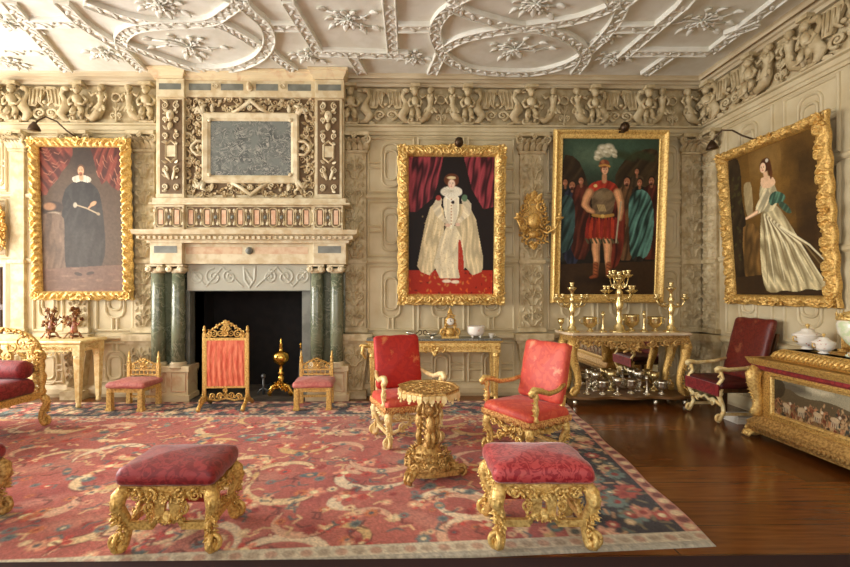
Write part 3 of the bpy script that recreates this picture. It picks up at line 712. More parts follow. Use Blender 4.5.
# band of ovals
m=FB(); Yb=6.12; bar(m,154,343,232,203,Yb+.02); bar(m,154,184,232,203,Yb-.03); bar(m,313,343,232,203,Yb-.03)
bd=m.build('oval_band',CREAM,fp,.005)
m=FB()
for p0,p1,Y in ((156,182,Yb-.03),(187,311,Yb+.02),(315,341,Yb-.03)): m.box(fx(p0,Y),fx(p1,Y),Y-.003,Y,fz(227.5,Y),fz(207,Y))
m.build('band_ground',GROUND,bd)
PINKI=mat('pink_alabaster_inlay',S(206,158,124),.35,0,S(220,184,152),12)
m=FB()
for i,c in enumerate([161,177]+[191+16.5*k for k in range(8)]+[320,336]):
    Y=Yb-.03 if c<185 or c>313 else Yb+.02; x=fx(c,Y); z=fz(217.3,Y)
    m.sweep([(-.012,0),(0,.018),(.012,0)],[(x+p[0],Y,z+p[1]) for p in [(q[0],q[1]) for q in ringpath(0,0,.055,.13)]],(0,-1,0),True)
    m2=FB(); m2.box(x-.03,x+.03,Y-.008,Y-.003,z-.1,z+.1); m2.build('oval_inlay',PINKI,bd)
    for g in (-1,1):
        xx=x+g*.085
        m.sweep([(-.008,0),(0,.014),(.008,0)],[(x+g*.055,Y,z+.12),(xx,Y,z+.04),(xx,Y,z-.04),(x+g*.055,Y,z-.12)],(0,-1,0))
        for h in (-1,1): m.leaf((xx,Y-.008,z+h*.06),(0,-.1,h),(0,-1,0),.06,.05,.1,3)
    if i not in (1,9,11): m3=FB(); m3.blob((x+ .12,Y-.006,z),(.026,.018,.03),8,5); m3.build('band_boss',SLATE,bd)
m.build('oval_strapwork',CREAM,bd)
# upper stage
Yu=6.2; m=FB(); bar(m,152,346,203,198,Yu-.13); bar(m,148,350,204.5,202.5,Yu-.16)
bar(m,156,344,198,97,Yu+.04); bar(m,157,184,198,97,Yu-.04); bar(m,315,342,198,97,Yu-.04)
up=m.build('overmantel',CREAM,fp,.006)
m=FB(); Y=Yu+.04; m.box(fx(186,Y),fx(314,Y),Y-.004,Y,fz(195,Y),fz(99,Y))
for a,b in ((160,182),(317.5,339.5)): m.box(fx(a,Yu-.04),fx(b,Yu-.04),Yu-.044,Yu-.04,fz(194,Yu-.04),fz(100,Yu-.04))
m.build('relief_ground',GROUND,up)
# foliage over the ground
m=FB(); R=random.Random(5); Y=Yu+.03
for i in range(25*18):
    px=189+(i%25)*5.1+R.uniform(-2,2); py=101.5+(i//25)*5.4+R.uniform(-2,2)
    if 200<px<302 and 112<py<186: continue
    x,z=fx(px,Y),fz(py,Y); a=R.uniform(0,6.3)
    if i%4==0: m.rosette((x,Y,z),(0,-1,0),.06,5)
    elif i%4==1: m.scroll((x,Y-.005,z),(1,0,0),(0,0,1),.05,1.2,.012,a)
    else:
        m.leaf((x,Y,z),(cos(a),-.2,sin(a)),(0,-1,0),.09,.05,.3,4); m.leaf((x,Y,z),(cos(a+2),-.2,sin(a+2)),(0,-1,0),.08,.05,.3,3)
m.build('foliage_relief',FOLI,up)
for a,b in ((160,182),(317.5,339.5)):       # grotesque mask pilasters
    m=FB(); Yq=Yu-.045; x0,x1=fx(a,Yq),fx(b,Yq); xc=(x0+x1)/2
    def z(y): return fz(y,Yq)
    for g in (-1,1):
        for (yy,r,s) in ((106,.05,1),(136,.045,-1),(170,.05,1),(187,.045,-1),(120,.04,-1)): m.scroll((xc+g*.085,Yq-.01,z(yy)),(g,0,0),(0,0,s),r,1.4,.014,pi/2)
        for yy in (102,112,130,142,163,177,190): m.leaf((xc+g*.05,Yq,z(yy)),(g,-.2,R.uniform(-1,1)),(0,-1,0),.08,.045,.3,4)
        m.leaf((xc+g*.02,Yq-.01,z(180)),(g*.4,-.2,1),(0,-1,0),.17,.05,.1,4)
    m.blob((xc,Yq-.02,z(116)),(.055,.04,.075),12,8); m.blob((xc,Yq-.055,z(117)),(.012,.018,.025),6,4); m.blob((xc,Yq-.04,z(122)),(.025,.02,.012),8,4)
    for g in (-1,1): m.blob((xc+g*.022,Yq-.05,z(113.5)),(.013,.012,.009),6,4); m.leaf((xc+g*.04,Yq-.02,z(112)),(g,-.1,.5),(0,-1,0),.08,.05,.3)
    m.leaf((xc,Yq-.03,z(123)),(0,-.1,-1),(0,-1,0),.13,.08,.1)
    m.sweep([(-.014,0),(0,.022),(.014,0)],[(xc-.07,Yq,z(158)),(xc-.07,Yq,z(145)),(xc,Yq,z(141)),(xc+.07,Yq,z(145)),(xc+.07,Yq,z(158)),(xc,Yq,z(162))],(0,-1,0),True)
    m.box(xc-.06,xc+.06,Yq-.01,Yq,z(157),z(146))
    m.build('mask_relief',CREAM,up)
# slab in strapwork frame
Y=Yu+.04; x0,x1,z0,z1=fx(211.5,Y),fx(291.5,Y),fz(176,Y),fz(122,Y)
m=FB(); m.box(x0-.01,x1+.01,Y-.03,Y,z0-.01,z1+.01); m.build('marble_slab',GREYM,up)
m=FB(); fw=.115
m.sweep([(-fw,0),(-fw,.055),(-fw+.02,.07),(-.035,.06),(-.02,.045),(0,.035),(0,0)],[(x0,Y,z0),(x0,Y,z1),(x1,Y,z1),(x1,Y,z0)],(0,-1,0),True)
xc=(x0+x1)/2; zc=(z0+z1)/2
TB=Matrix(((1,0,0,0),(0,0,-1,Y),(0,1,0,0),(0,0,0,1)))
for g in (-1,1):
    xe=xc+g*((x1-x0)/2+fw)
    m.tube([(xe-g*.02,Y-.04,zc+.09),(xe+g*.08,Y-.04,zc+.1),(xe+g*.14,Y-.04,zc+.04),(xe+g*.16,Y-.04,zc),(xe+g*.14,Y-.04,zc-.04),(xe+g*.08,Y-.04,zc-.1),(xe-g*.02,Y-.04,zc-.09)],.022,8)
    m.blob((xe+g*.06,Y-.03,zc),(.03,.03,.03)); m.leaf((xe,Y-.03,zc),(g,-.1,.2),(0,-1,0),.1,.05,.1)
    for h in (-1,1):
        ze=zc+h*((z1-z0)/2+fw); cx_,cz_=xe-g*.02,ze-h*.02
        m.tube([(cx_,Y-.04,cz_),(cx_+g*.08,Y-.045,cz_+h*.08),(cx_+g*.12,Y-.04,cz_+h*.0)],[.04,.035,.02],8)
        m.tube([(cx_,Y-.04,cz_),(cx_+g*.02,Y-.045,cz_+h*.1),(cx_-g*.04,Y-.04,cz_+h*.13)],[.04,.03,.015],8)
        m.scroll((cx_+g*.09,Y-.045,cz_+h*.04),(g,0,0),(0,0,h),.05,1.2,.018,0)
        m.blob((x0+.0 if g<0 else x1,Y-.07,z0 if h<0 else z1),(.03,.02,.03)); m.leaf((cx_-g*.12,Y-.04,cz_+h*.02),(0,-.1,h),(0,-1,0),.12,.06,.1)
for h in (-1,1):
    ze=zc+h*((z1-z0)/2+fw)
    m.tube([(xc-.26,Y-.04,ze),(xc-.14,Y-.045,ze+h*.06),(xc,Y-.05,ze+h*.17),(xc+.14,Y-.045,ze+h*.06),(xc+.26,Y-.04,ze)],[.02,.028,.035,.028,.02],8)
    m.rosette((xc,Y-.05,ze+h*.06),(0,-1,0),.05,6)
    for g in (-1,1): m.scroll((xc+g*.3,Y-.04,ze+h*.03),(g,0,0),(0,0,h),.05,1.2,.016,pi/2)
m.build('strapwork_frame',CREAM,up)
# architrave and cap
m=FB(); Y=6.18; bar(m,157,343,97,79,Y); bar(m,156,184,97,79,Y-.06); bar(m,315,344,97,79,Y-.06); ar=m.build('architrave',CREAM,fp,.005)
for a,b in ((189,211),(221,243),(256,278),(288,311)): m=FB(); m.box(fx(a,Y),fx(b,Y),Y-.004,Y,fz(90.5,Y),fz(84,Y)); m.build('slate_inlay',SLATE,ar)
for a,b in ((159,181),(318,341)): m=FB(); m.box(fx(a,Y-.06),fx(b,Y-.06),Y-.064,Y-.06,fz(90,Y-.06),fz(84,Y-.06)); m.build('slate_inlay',SLATE,ar)
m=FB()
for c in (216,283): m.rosette((fx(c,Y),Y-.01,fz(87,Y)),(0,-1,0),.05,8)
m.leaf((fx(250,Y),Y-.02,fz(92,Y)),(0,-.2,1),(0,-1,0),.14,.1,.2); m.blob((fx(250,Y),Y-.04,fz(87,Y)),(.04,.04,.05))
m.build('boss',CREAM,ar)
m=FB(); zt=CH-.005
pr=[(-.02,zt-.14),(.015,zt-.14),(.02,zt-.11),(.05,zt-.08),(.06,zt-.04),(.08,zt-.03),(.08,zt),(-.02,zt)]
m.sweep([(p[0]-.0,p[1]) for p in pr],[(fx(157,Y),6.44,0),(fx(157,Y),Y-.06,0),(fx(184,Y),Y-.06,0),(fx(184,Y),Y,0),(fx(315,Y),Y,0),(fx(315,Y),Y-.06,0),(fx(343,Y),Y-.06,0),(fx(343,Y),6.44,0)],(0,0,1))
m.build('cap_cornice',ALAB,fp)
# ================================================================ PAINTINGS
def frame_mesh(w,h,fw,style):
    per={'scroll':.23,'leafy':.17,'plain':.06}[style]; nxT=int(per/.006); nt=14
    if style=='scroll': st=[(spir(per*.3,fw*.5,fw*.36,1.5,pi,1),fw*.13,fw*.08,1),([(per*.55,fw*.2),(per*.75,fw*.55),(per*.98,fw*.75)],fw*.13,fw*.05,.9),([(per*.6,fw*.8),(per*.85,fw*.3)],fw*.08,fw*.11,.7),([(0,fw*.93),(per*.5,fw*.97),(per,fw*.93)],fw*.06,fw*.06,.5)]
    elif style=='leafy': st=[([(0,fw*.3),(per*.3,fw*.75),(per*.6,fw*.9)],fw*.16,fw*.08,1),([(per*.5,fw*.2),(per*.75,fw*.5),(per*.95,fw*.25)],fw*.13,fw*.1,.9),([(per*.85,fw*.7)]*2,fw*.13,fw*.13,.8)]
    else: st=[([(per*.25,fw*.8)]*2,fw*.07,fw*.07,.5),([(per*.75,fw*.7),(per*.8,fw*.75)],fw*.05,fw*.05,.4),([(per*.25,fw*.15)]*2,fw*.06,fw*.06,.4)]
    H=field(nxT,nt,per,fw,st,True)
    mb=MB(); ts=np.linspace(0,1,nt)
    prof=.018+.05*np.sin(np.pi*np.clip(ts,0,1)**.8)**.8 if style!='plain' else np.interp(ts,[0,.1,.15,.45,.6,.8,.9,1],[.03,.035,.025,.035,.06,.075,.06,.02])
    amp=.045 if style!='plain' else .012
    iw,ih=w/2-fw,h/2-fw
    sides=[((-iw,-ih),(iw,-ih),(0,-1)),((iw,-ih),(iw,ih),(1,0)),((iw,ih),(-iw,ih),(0,1)),((-iw,ih),(-iw,-ih),(-1,0))]
    for (p,q,o) in sides:
        L=math.hypot(q[0]-p[0],q[1]-p[1])+2*fw; ns=int(L/.0075); d=((q[0]-p[0])/(L-2*fw),(q[1]-p[1])/(L-2*fw)); mid=((p[0]+q[0])/2,(p[1]+q[1])/2)
        s=np.linspace(-1,1,ns); A=np.zeros((ns,nt+2,3)); k=round(L/2/per)*per/(L/2)
        for j in range(nt):
            half=(L-2*fw)/2+ts[j]*fw; sr=s*half; idx=(np.abs(sr)*k/per*nxT).astype(int)%nxT
            hh=H[idx,j]; sc=.008*np.cos(2*pi*np.abs(sr)*k/per)*(ts[j]**3) if style!='plain' else 0
            off=ts[j]*fw+sc
            A[:,j,0]=mid[0]+d[0]*sr+o[0]*off; A[:,j,2]=mid[1]+d[1]*sr+o[1]*off; A[:,j,1]=-(prof[j]+amp*hh)
        A[:,nt]=A[:,nt-1]; A[:,nt,1]=.01; A[:,nt+1]=A[:,0]; A[:,nt+1,1]=.01
        A=A[:,[nt+1]+list(range(nt+1))]
        mb.grid(A)
    if style!='plain':
        for sx in (-1,1):
            for sz in (-1,1):
                c=Vector((sx*(w/2-fw*.5),-.05,sz*(h/2-fw*.5))); mb.rosette(c,(0,-1,0),fw*.62,7)
                mb.scroll(c+Vector((sx*.01,-.01,-sz*fw*.7)),(sx,0,0),(0,0,sz),fw*.4,1.3,.02,0); mb.scroll(c+Vector((-sx*fw*.7,-.01,0)),(sx,0,0),(0,0,sz),fw*.4,1.3,.02,0)
            c=Vector((0,-.05,sx*(h/2-fw*.45))); mb.rosette(c,(0,-1,0),fw*.6,7)
            for g in (-1,1): mb.leaf(c,(g,-.1,sx*.3),(0,-1,0),fw*1.3,fw*.6,.2); mb.scroll(c+Vector((g*fw,0,sx*.01)),(g,0,0),(0,0,sx),fw*.38,1.3,.018,-pi/2)
            c=Vector((sx*(w/2-fw*.45),-.05,0)); mb.rosette(c,(0,-1,0),fw*.5,6)
            for g in (-1,1): mb.scroll(c+Vector((0,0,g*fw)),(sx,0,0),(0,0,g),fw*.4,1.3,.018,0)
    return mb
def painting(label,loc,rz,w,h,fw,style,tilt,cv,gmat):
    r=thing('framed_painting',label,'painting',loc,rz); r.rotation_euler=(tilt,0,rz); r.rotation_mode='XYZ'
    f=frame_mesh(w,h,fw,style); f.T=None
    for a in f.v: a[:,2]+=h/2
    f.build('gilt_frame',gmat,r)
    m=MB(); m.box(-w/2+fw*.6,w/2-fw*.6,-.002,.016,fw*.6,h-fw*.6); m.build('backing_board',OAK,r)
    nx,ny=cv.a.shape[:2]; iw,ih=w-2*fw+.02,h-2*fw+.02
    X,Z=np.meshgrid(np.linspace(-iw/2,iw/2,nx),np.linspace(h/2+ih/2,h/2-ih/2,ny),indexing='ij')
    paint_mesh('canvas',cv,np.stack([X,np.full_like(X,-.006),Z],-1),PAINT,r); return r
def face(c,x,y,s,skin=(228,190,160),hair=(90,50,30),beard=None,turn=0):
    c.ell(x,y-s*.25,s*.95,s*1.15,S(*hair)); c.ell(x+turn*s*.15,y,s*.72,s,S(*skin)); k=turn*s*.25
    for g in (-1,1): c.ell(x+k+g*s*.3,y-s*.1,s*.13,s*.08,S(60,38,28)); c.ell(x+k+g*s*.3,y-s*.32,s*.16,s*.05,S(130,85,60))
    c.ell(x+k*1.3,y+s*.15,s*.09,s*.24,S(205,155,125)); c.ell(x+k,y+s*.5,s*.2,s*.08,S(176,80,70)); c.ell(x-s*.45+k,y+s*.3,s*.2,s*.3,S(225,160,135),0,.8,.5)
    if beard: c.ell(x+k,y+s*.72,s*.4,s*.42,S(*beard),0,.4); c.ell(x+k,y+s*.42,s*.3,s*.08,S(*beard)); c.ell(x+k,y+s*.53,s*.14,s*.05,S(176,80,70))
def curtain(c,pts,col,dark,ax=60,ay=8,st=.75): c.poly(pts,S(*col),1,(ax,ay,1,st),S(*dark),False)
# --- 1 gentleman in black (faded)
def cv1():
    A=.62; c=Cv(200,320,A,S(66,50,38)); c.ell(.3,.5,.45,.6,S(86,68,52),0,1.2,.8); c.ell(.33,.06,.12,.12,S(48,38,32),0,1,.8)
    curtain(c,[(0,0),(.25,0),(.25,.06),(.22,.12),(.17,.17),(.14,.22),(.08,.28),(.05,.33),(0,.34)],(126,60,46),(74,34,26),60,-44,.7)
    curtain(c,[(.38,0),(A,0),(A,.3),(.58,.3),(.53,.27),(.5,.23),(.46,.26),(.43,.18),(.41,.1)],(126,60,46),(74,34,26),84,26,.7)
    R=random.Random(31)
    for k in range(14):
        x,y=R.uniform(.01,.17),R.uniform(.01,.24); c.stroke([(x,y),(x+.03,y+.012),(x+.055,y-.014)],.0035,S(168,108,84),.45,.001)
    for k in range(12):
        x,y=R.uniform(.42,.58),R.uniform(.02,.22); c.stroke([(x,y),(x+.012,y+.035),(x+.03,y+.05)],.0035,S(168,108,84),.45,.001)
    c.poly([(.27,.235),(.22,.26),(.18,.3),(.165,.4),(.155,.55),(.15,.7),(.17,.84),(.3,.87),(.44,.84),(.48,.72),(.475,.55),(.46,.4),(.44,.3),(.4,.26),(.36,.235)],S(46,44,42),1,(46,6,1,.45))
    c.poly([(.2,.3),(.16,.36),(.17,.43),(.22,.45),(.26,.42),(.23,.36)],S(40,38,36),1,(80,40,1,.3)); c.poly([(.42,.3),(.45,.37),(.44,.42),(.4,.41),(.39,.35)],S(40,38,36),1,(80,40,1,.3))
    c.poly([(.235,.215),(.28,.195),(.345,.195),(.39,.22),(.37,.25),(.31,.235),(.26,.25)],S(206,198,176),1,(160,10,1,.25)); c.stroke([(.31,.18),(.31,.215)],.016,S(190,146,108)); face(c,.31,.165,.031,(206,160,120),(88,58,38),(122,74,44),-.3)
    c.ell(.395,.39,.026,.014,S(196,152,112),-.5,.3); c.stroke([(.385,.4),(.37,.41),(.36,.42)],.006,S(190,146,108)); c.stroke([(.27,.4),(.34,.42),(.42,.455)],.004,S(176,158,126),.8); c.ell(.43,.46,.014,.01,S(170,150,116),.3,.3,.8); c.ell(.26,.4,.014,.018,S(196,184,158),.2,.4,.8)
    c.ell(.09,.42,.085,.045,S(52,38,30),-.1,.2); c.ell(.07,.41,.045,.026,S(158,116,82),0,.4); c.ell(.1,.46,.05,.015,S(170,150,124),0,.5,.7)
    c.poly([(.0,.47),(.08,.45),(.17,.47),(.18,.55),(.17,.7),(.18,.88),(.05,.9),(0,.88)],S(112,90,72),1,(70,4,1,.4)); c.poly([(.0,.84),(A,.81),(A,1),(0,1)],S(112,84,70),.8,None,None,False); c.ell(.27,.875,.03,.012,S(52,40,34),.2); c.ell(.36,.87,.03,.012,S(52,40,34),-.2)
    for k in range(30): c.ell(R.uniform(0,A),R.uniform(.83,.99),.03,.006,S(*R.choice([(130,96,76),(96,66,54),(140,112,90)])),0,.6,.5)
    c.a=c.a*.86+np.array(S(132,118,100))*.14*np.clip(c.Y*1.5,0,1)[...,None]; c.noise(.14,4,2); c.noise(.1,1,3); return c
def cv2():
    A=.6; c=Cv(150,240,A,S(26,16,12))
    for (p,ax) in (([(0,0),(.24,0),(.22,.15),(.17,.3),(.06,.4),(0,.4)],95),([(.38,0),(A,0),(A,.36),(.52,.38),(.44,.24)],95)): curtain(c,p,(150,58,66),(40,8,14),ax,10,.85)
    c.poly([(0,.82),(A,.82),(A,1),(0,1)],S(168,44,24),1,None,None,False)
    R=random.Random(2)
    for k in range(60): c.ell(R.uniform(0,A),R.uniform(.84,1),.012,.006,S(*R.choice([(216,96,40),(110,22,14),(190,120,60)])),R.uniform(0,3))
    cr=(222,204,160)
    c.poly([(.2,.32),(.14,.38),(.08,.7),(.06,.82),(.18,.87),(.24,.6),(.26,.4)],S(*cr),1,(90,6,1,.35))
    c.poly([(.36,.32),(.46,.4),(.5,.62),(.54,.82),(.42,.87),(.34,.6),(.32,.4)],S(*cr),1,(90,-6,1,.35))
    c.poly([(.24,.5),(.36,.5),(.42,.88),(.16,.88)],S(232,218,180),1,(60,0,1,.22)); c.poly([(.345,.6),(.37,.6),(.4,.88),(.35,.88)],S(176,50,30))
    for k in range(260): c.ell(R.uniform(.1,.5),R.uniform(.42,.86),.0035,.0035,S(176,150,96),0,.5,.6) if True else 0
    c.poly([(.24,.27),(.36,.27),(.35,.42),(.31,.52),(.29,.52),(.25,.42)],S(240,230,200),1,(100,0,1,.15))
    for k in range(9): c.ell(.3,.31+.022*k,.006,.004,S(176,110,60))
    c.poly([(.24,.28),(.18,.32),(.17,.4),(.24,.47),(.28,.5),(.28,.47),(.22,.4)],S(236,222,186),1,(60,50,1,.3)); c.poly([(.36,.28),(.43,.32),(.45,.4),(.36,.48),(.33,.5),(.33,.47),(.39,.4)],S(236,222,186),1,(60,-50,1,.3))
    c.ell(.275,.495,.02,.012,S(226,190,160)); c.ell(.345,.49,.02,.012,S(226,190,160)); c.ell(.39,.3,.02,.025,S(90,120,90)); c.ell(.21,.3,.018,.02,S(160,60,50))
    c.ell(.3,.255,.075,.04,S(236,230,208)); 
    for k in range(16): a=k*pi/8; c.stroke([(.3,.25),(.3+.07*cos(a),.25+.038*sin(a))],.0018,S(180,170,140),.7)
    c.ell(.3,.17,.052,.045,S(96,52,26)); face(c,.3,.2,.032,(240,214,188),(120,66,34)); c.ell(.3,.155,.03,.01,S(220,200,150))
    c.stroke([(.26,.29),(.3,.32),(.34,.29)],.003,S(250,246,230)); c.ell(.31,.33,.012,.012,S(30,20,20))
    c.ell(.27,.9,.03,.012,S(236,220,190)); c.ell(.33,.905,.03,.012,S(236,220,190)); c.noise(.1,1,4); return c
def cv3():
    A=.62; c=Cv(200,320,A,S(28,22,14)); c.ell(.26,.06,.4,.2,S(58,80,62),0,1.1); c.ell(.2,.12,.12,.06,S(96,112,88),.3,1,.5)
    c.poly([(0,.1),(.1,.12),(.16,.24),(.2,.42),(0,.48)],S(58,44,26),1,(50,20,1,.5)); c.poly([(.33,.26),(.38,.16),(.44,.1),(.55,.06),(A,.08),(A,.42),(.4,.42)],S(62,48,28),1,(50,30,1,.6))
    for k in range(6): c.ell(.36+.04*k,.1+.01*(k%3),.035,.025,S(48,56,32),.3,.8,.8)
    for (x,y,s,cl) in ((.03,.28,.02,(50,56,52)),(.075,.3,.025,(44,48,64)),(.13,.27,.021,(92,42,28)),(.48,.21,.017,(74,58,38)),(.42,.275,.026,(104,74,46)),(.5,.28,.021,(44,40,32)),(.575,.27,.023,(84,38,28))):
        c.poly([(x-.02,y+.02),(x-.055,y+.05),(x-.06,y+.25),(x-.05,y+.5),(x+.06,y+.5),(x+.065,y+.25),(x+.055,y+.05),(x+.02,y+.02)],S(*cl),1,(90,12,1,.7)); c.stroke([(x,y+.01),(x,y+.035)],s*.35,S(140,92,62)); face(c,x,y,s,(164,108,74),(36,24,18),(50,32,22) if s>.022 else None,-.4)
    c.poly([(.43,.38),(.47,.33),(.53,.32),(.58,.38),(.6,.5),(.59,.68),(.55,.77),(.5,.74),(.46,.78),(.44,.6)],S(92,136,122),1,(100,26,1,.9)); c.poly([(0,.38),(.05,.35),(.09,.4),(.1,.52),(.08,.7),(.0,.74)],S(58,84,80),1,(80,24,1,.8))
    c.poly([(.0,.8),(A,.78),(A,1),(0,1)],S(56,38,20),1,None,None,False); c.ell(.3,.9,.2,.03,S(36,24,14),0,1,.8)
    c.poly([(.33,.32),(.39,.34),(.42,.5),(.41,.7),(.37,.83),(.31,.82),(.32,.5)],S(110,42,28),1,(80,0,1,.8))
    sk=S(206,150,104)
    limb(c,[(.235,.62),(.232,.7),(.24,.77),(.235,.86)],.024,.012,sk); limb(c,[(.3,.62),(.31,.7),(.31,.76),(.32,.86)],.024,.012,sk)
    for x,g in ((.236,-1),(.318,1)): limb(c,[(x,.8),(x,.87)],.015,.014,S(150,84,48)); limb(c,[(x,.875),(x+.03*g,.885)],.012,.008,S(130,66,38)); [c.stroke([(x-.012,.8+.02*q),(x+.012,.81+.02*q)],.002,S(90,46,28)) for q in range(4)]
    for k in range(9): x=.185+.021*k; c.poly([(x-.012,.5),(x+.012,.5),(x+.02+(k-4)*.003,.635),(x-.016+(k-4)*.003,.64)],S(168 if k%2 else 140,56 if k%2 else 42,32),1,(160,0,1,.5))
    for k in range(8): c.stroke([(.17+.027*k,.638),(.183+.027*k,.662)],.006,S(80,74,50))
    c.poly([(.205,.3),(.25,.29),(.31,.29),(.345,.31),(.35,.38),(.335,.46),(.32,.5),(.22,.5),(.205,.45),(.195,.38)],S(112,92,66),1,(60,60,1,.5)); c.ell(.25,.36,.035,.03,S(140,120,88),0,.6,.7); c.ell(.3,.36,.03,.03,S(130,108,76),0,.6,.7)
    for k in range(5): c.stroke([(.235+.01*k,.42),(.25+.01*k,.46)],.003,S(176,150,100),.8)
    c.stroke([(.21,.485),(.27,.495),(.335,.485)],.009,S(176,132,64)); c.ell(.27,.49,.012,.01,S(214,180,100))
    c.poly([(.17,.31),(.2,.28),(.25,.265),(.3,.265),(.35,.29),(.37,.33),(.36,.37),(.31,.32),(.26,.31),(.21,.34),(.18,.37)],S(176,56,38),1,(80,40,1,.6)); c.ell(.22,.3,.012,.01,S(220,190,120))
    limb(c,[(.185,.34),(.165,.38),(.155,.42),(.18,.45),(.21,.465)],.022,.012,sk); limb(c,[(.36,.34),(.38,.4),(.385,.46),(.38,.51)],.021,.012,sk); c.stroke([(.385,.4),(.37,.53),(.36,.66)],.004,S(170,160,130))
    c.stroke([(.275,.235),(.275,.27)],.014,S(190,138,98)); face(c,.275,.2,.028,(222,172,132),(110,60,40),None,.5)
    c.ell(.272,.162,.032,.026,S(120,64,42)); c.stroke([(.243,.175),(.275,.168),(.305,.178)],.006,S(190,140,70)); c.ell(.262,.15,.01,.012,S(176,110,70),0,.8)
    for (x,y,r) in ((.24,.1,.03),(.262,.07,.034),(.3,.062,.032),(.325,.085,.024),(.225,.125,.02),(.335,.11,.016),(.285,.095,.03)): c.ell(x,y,r,r*.8,S(196,190,160),.3,.5); c.ell(x+.008,y+.01,r*.6,r*.35,S(132,126,98),.5,.7,.7); c.ell(x-.008,y-.008,r*.4,r*.2,S(228,224,204),.3,.7,.8)
    c.noise(.14,1,5); c.noise(.12,5,15); return c
def cv4():
    A=.74; c=Cv(230,310,A,S(76,54,22)); c.ell(.5,.25,.4,.35,S(122,88,36),.3,1.1); c.ell(.35,.1,.14,.1,S(134,104,56),0,1,.7)
    for (x,y,r,cl) in ((.6,.12,.12,(74,52,20)),(.66,.25,.13,(60,42,16)),(.58,.4,.12,(78,54,22)),(.68,.5,.12,(56,38,16)),(.52,.2,.07,(98,70,28)),(.62,.62,.1,(52,34,14))): c.ell(x,y,r,r*.9,S(*cl),.4,.9,.85)
    c.poly([(0,0),(.1,0),(.13,.1),(.12,.3),(.15,.5),(.12,.8),(.14,.95),(0,1)],S(48,36,20),1,(40,10,1,.6)); c.poly([(.14,.22),(.17,.2),(.22,.21),(.22,.4),(.2,.45),(.15,.44)],S(168,150,108),.85,(60,10,1,.2))
    R=random.Random(6)
    for k in range(26): c.ell(R.uniform(.02,.14),R.uniform(.15,.75),.016,.01,S(66,60,30),R.uniform(0,3),.5,.7)
    c.poly([(.1,.52),(.16,.49),(.22,.5),(.27,.6),(.29,.78),(.3,.92),(.2,.95),(.1,.94)],S(120,88,44),1,(50,8,1,.6)); c.poly([(0,.87),(A,.83),(A,1),(0,1)],S(52,36,18),1,None,None,False)
    c.poly([(.29,.4),(.36,.38),(.43,.42),(.48,.5),(.55,.62),(.62,.76),(.7,.88),(.735,.93),(.68,.965),(.6,.95),(.52,.975),(.42,.96),(.34,.985),(.27,.96),(.25,.8),(.26,.6)],S(212,198,152),1,(58,-24,1,.62),S(150,130,86))
    for k in range(12):
        x=.3+.012*k; c.stroke([(x,.44+.01*k),(x+.018*k,.62+.006*k),(x+.034*k+.01*(k%3),.93-.012*(k%4))],.009,S(238,228,186) if k%2 else S(128,108,70),.3,.003)
    c.poly([(.3,.24),(.35,.23),(.4,.25),(.43,.33),(.42,.4),(.38,.44),(.31,.44),(.28,.37),(.28,.29)],S(218,204,158),1,(70,40,1,.5))
    c.poly([(.3,.2),(.33,.205),(.37,.2),(.41,.23),(.42,.265),(.38,.285),(.33,.28),(.295,.26)],S(228,190,150)); c.stroke([(.34,.165),(.345,.215)],.016,S(220,180,140))
    c.poly([(.33,.27),(.3,.32),(.26,.36),(.235,.4),(.25,.44),(.3,.43),(.35,.38),(.37,.31)],S(226,212,168),1,(70,50,1,.55)); limb(c,[(.25,.425),(.2,.44),(.165,.45)],.013,.008,S(230,190,150)); c.ell(.155,.452,.014,.009,S(230,190,150),-.3)
    c.poly([(.35,.36),(.38,.32),(.42,.315),(.47,.34),(.49,.37),(.46,.4),(.41,.39),(.37,.41)],S(92,132,106),1,(90,50,1,.7)); c.poly([(.42,.38),(.48,.4),(.53,.47),(.5,.48),(.44,.43)],S(74,108,86),.9,(90,50,1,.6))
    c.ell(.345,.125,.045,.045,S(78,44,22),0,.2); c.ell(.38,.165,.016,.045,S(78,44,22),0,.3); c.ell(.388,.2,.01,.03,S(96,56,28),.2,.4); face(c,.328,.14,.033,(236,200,162),(78,44,22),None,-.8); c.ell(.36,.1,.012,.012,S(210,200,180))
    c.noise(.12,1,7); c.noise(.1,5,17); return c
D_=WD-.11
def hang(p0,p1,pyb,h,label,fw,style,tilt,cv,gm):
    x0,x1=PX(p0,D_),PX(p1,D_); return painting(label,((x0+x1)/2,D_,PZ((p0+p1)/2,pyb,D_)),0,x1-x0,h,fw,style,tilt,cv,gm)
PT=[]
PT+=[hang(35,134,300,2.33,'faded portrait of a bearded man in black with a white collar, leafy gilt frame',.13,'leafy',.035,cv1(),GOLDB)]
PT+=[hang(397.5,504,305,2.32,'portrait of a lady in a wide cream gown between crimson curtains, scrolled gilt frame',.165,'scroll',.05,cv2(),GOLDB)]
PT+=[hang(550,662,303,2.52,'painting of a plumed figure in a red tunic among dark onlookers, plain gilt frame',.13,'plain',.06,cv3(),GOLDB)]
PT+=[painting('portrait of a lady in white satin on the right wall in a carved gilt frame',(WR-.03,5.12,1.4),-pi/2,1.5,2.06,.13,'scroll',.07,cv4(),GOLD)]
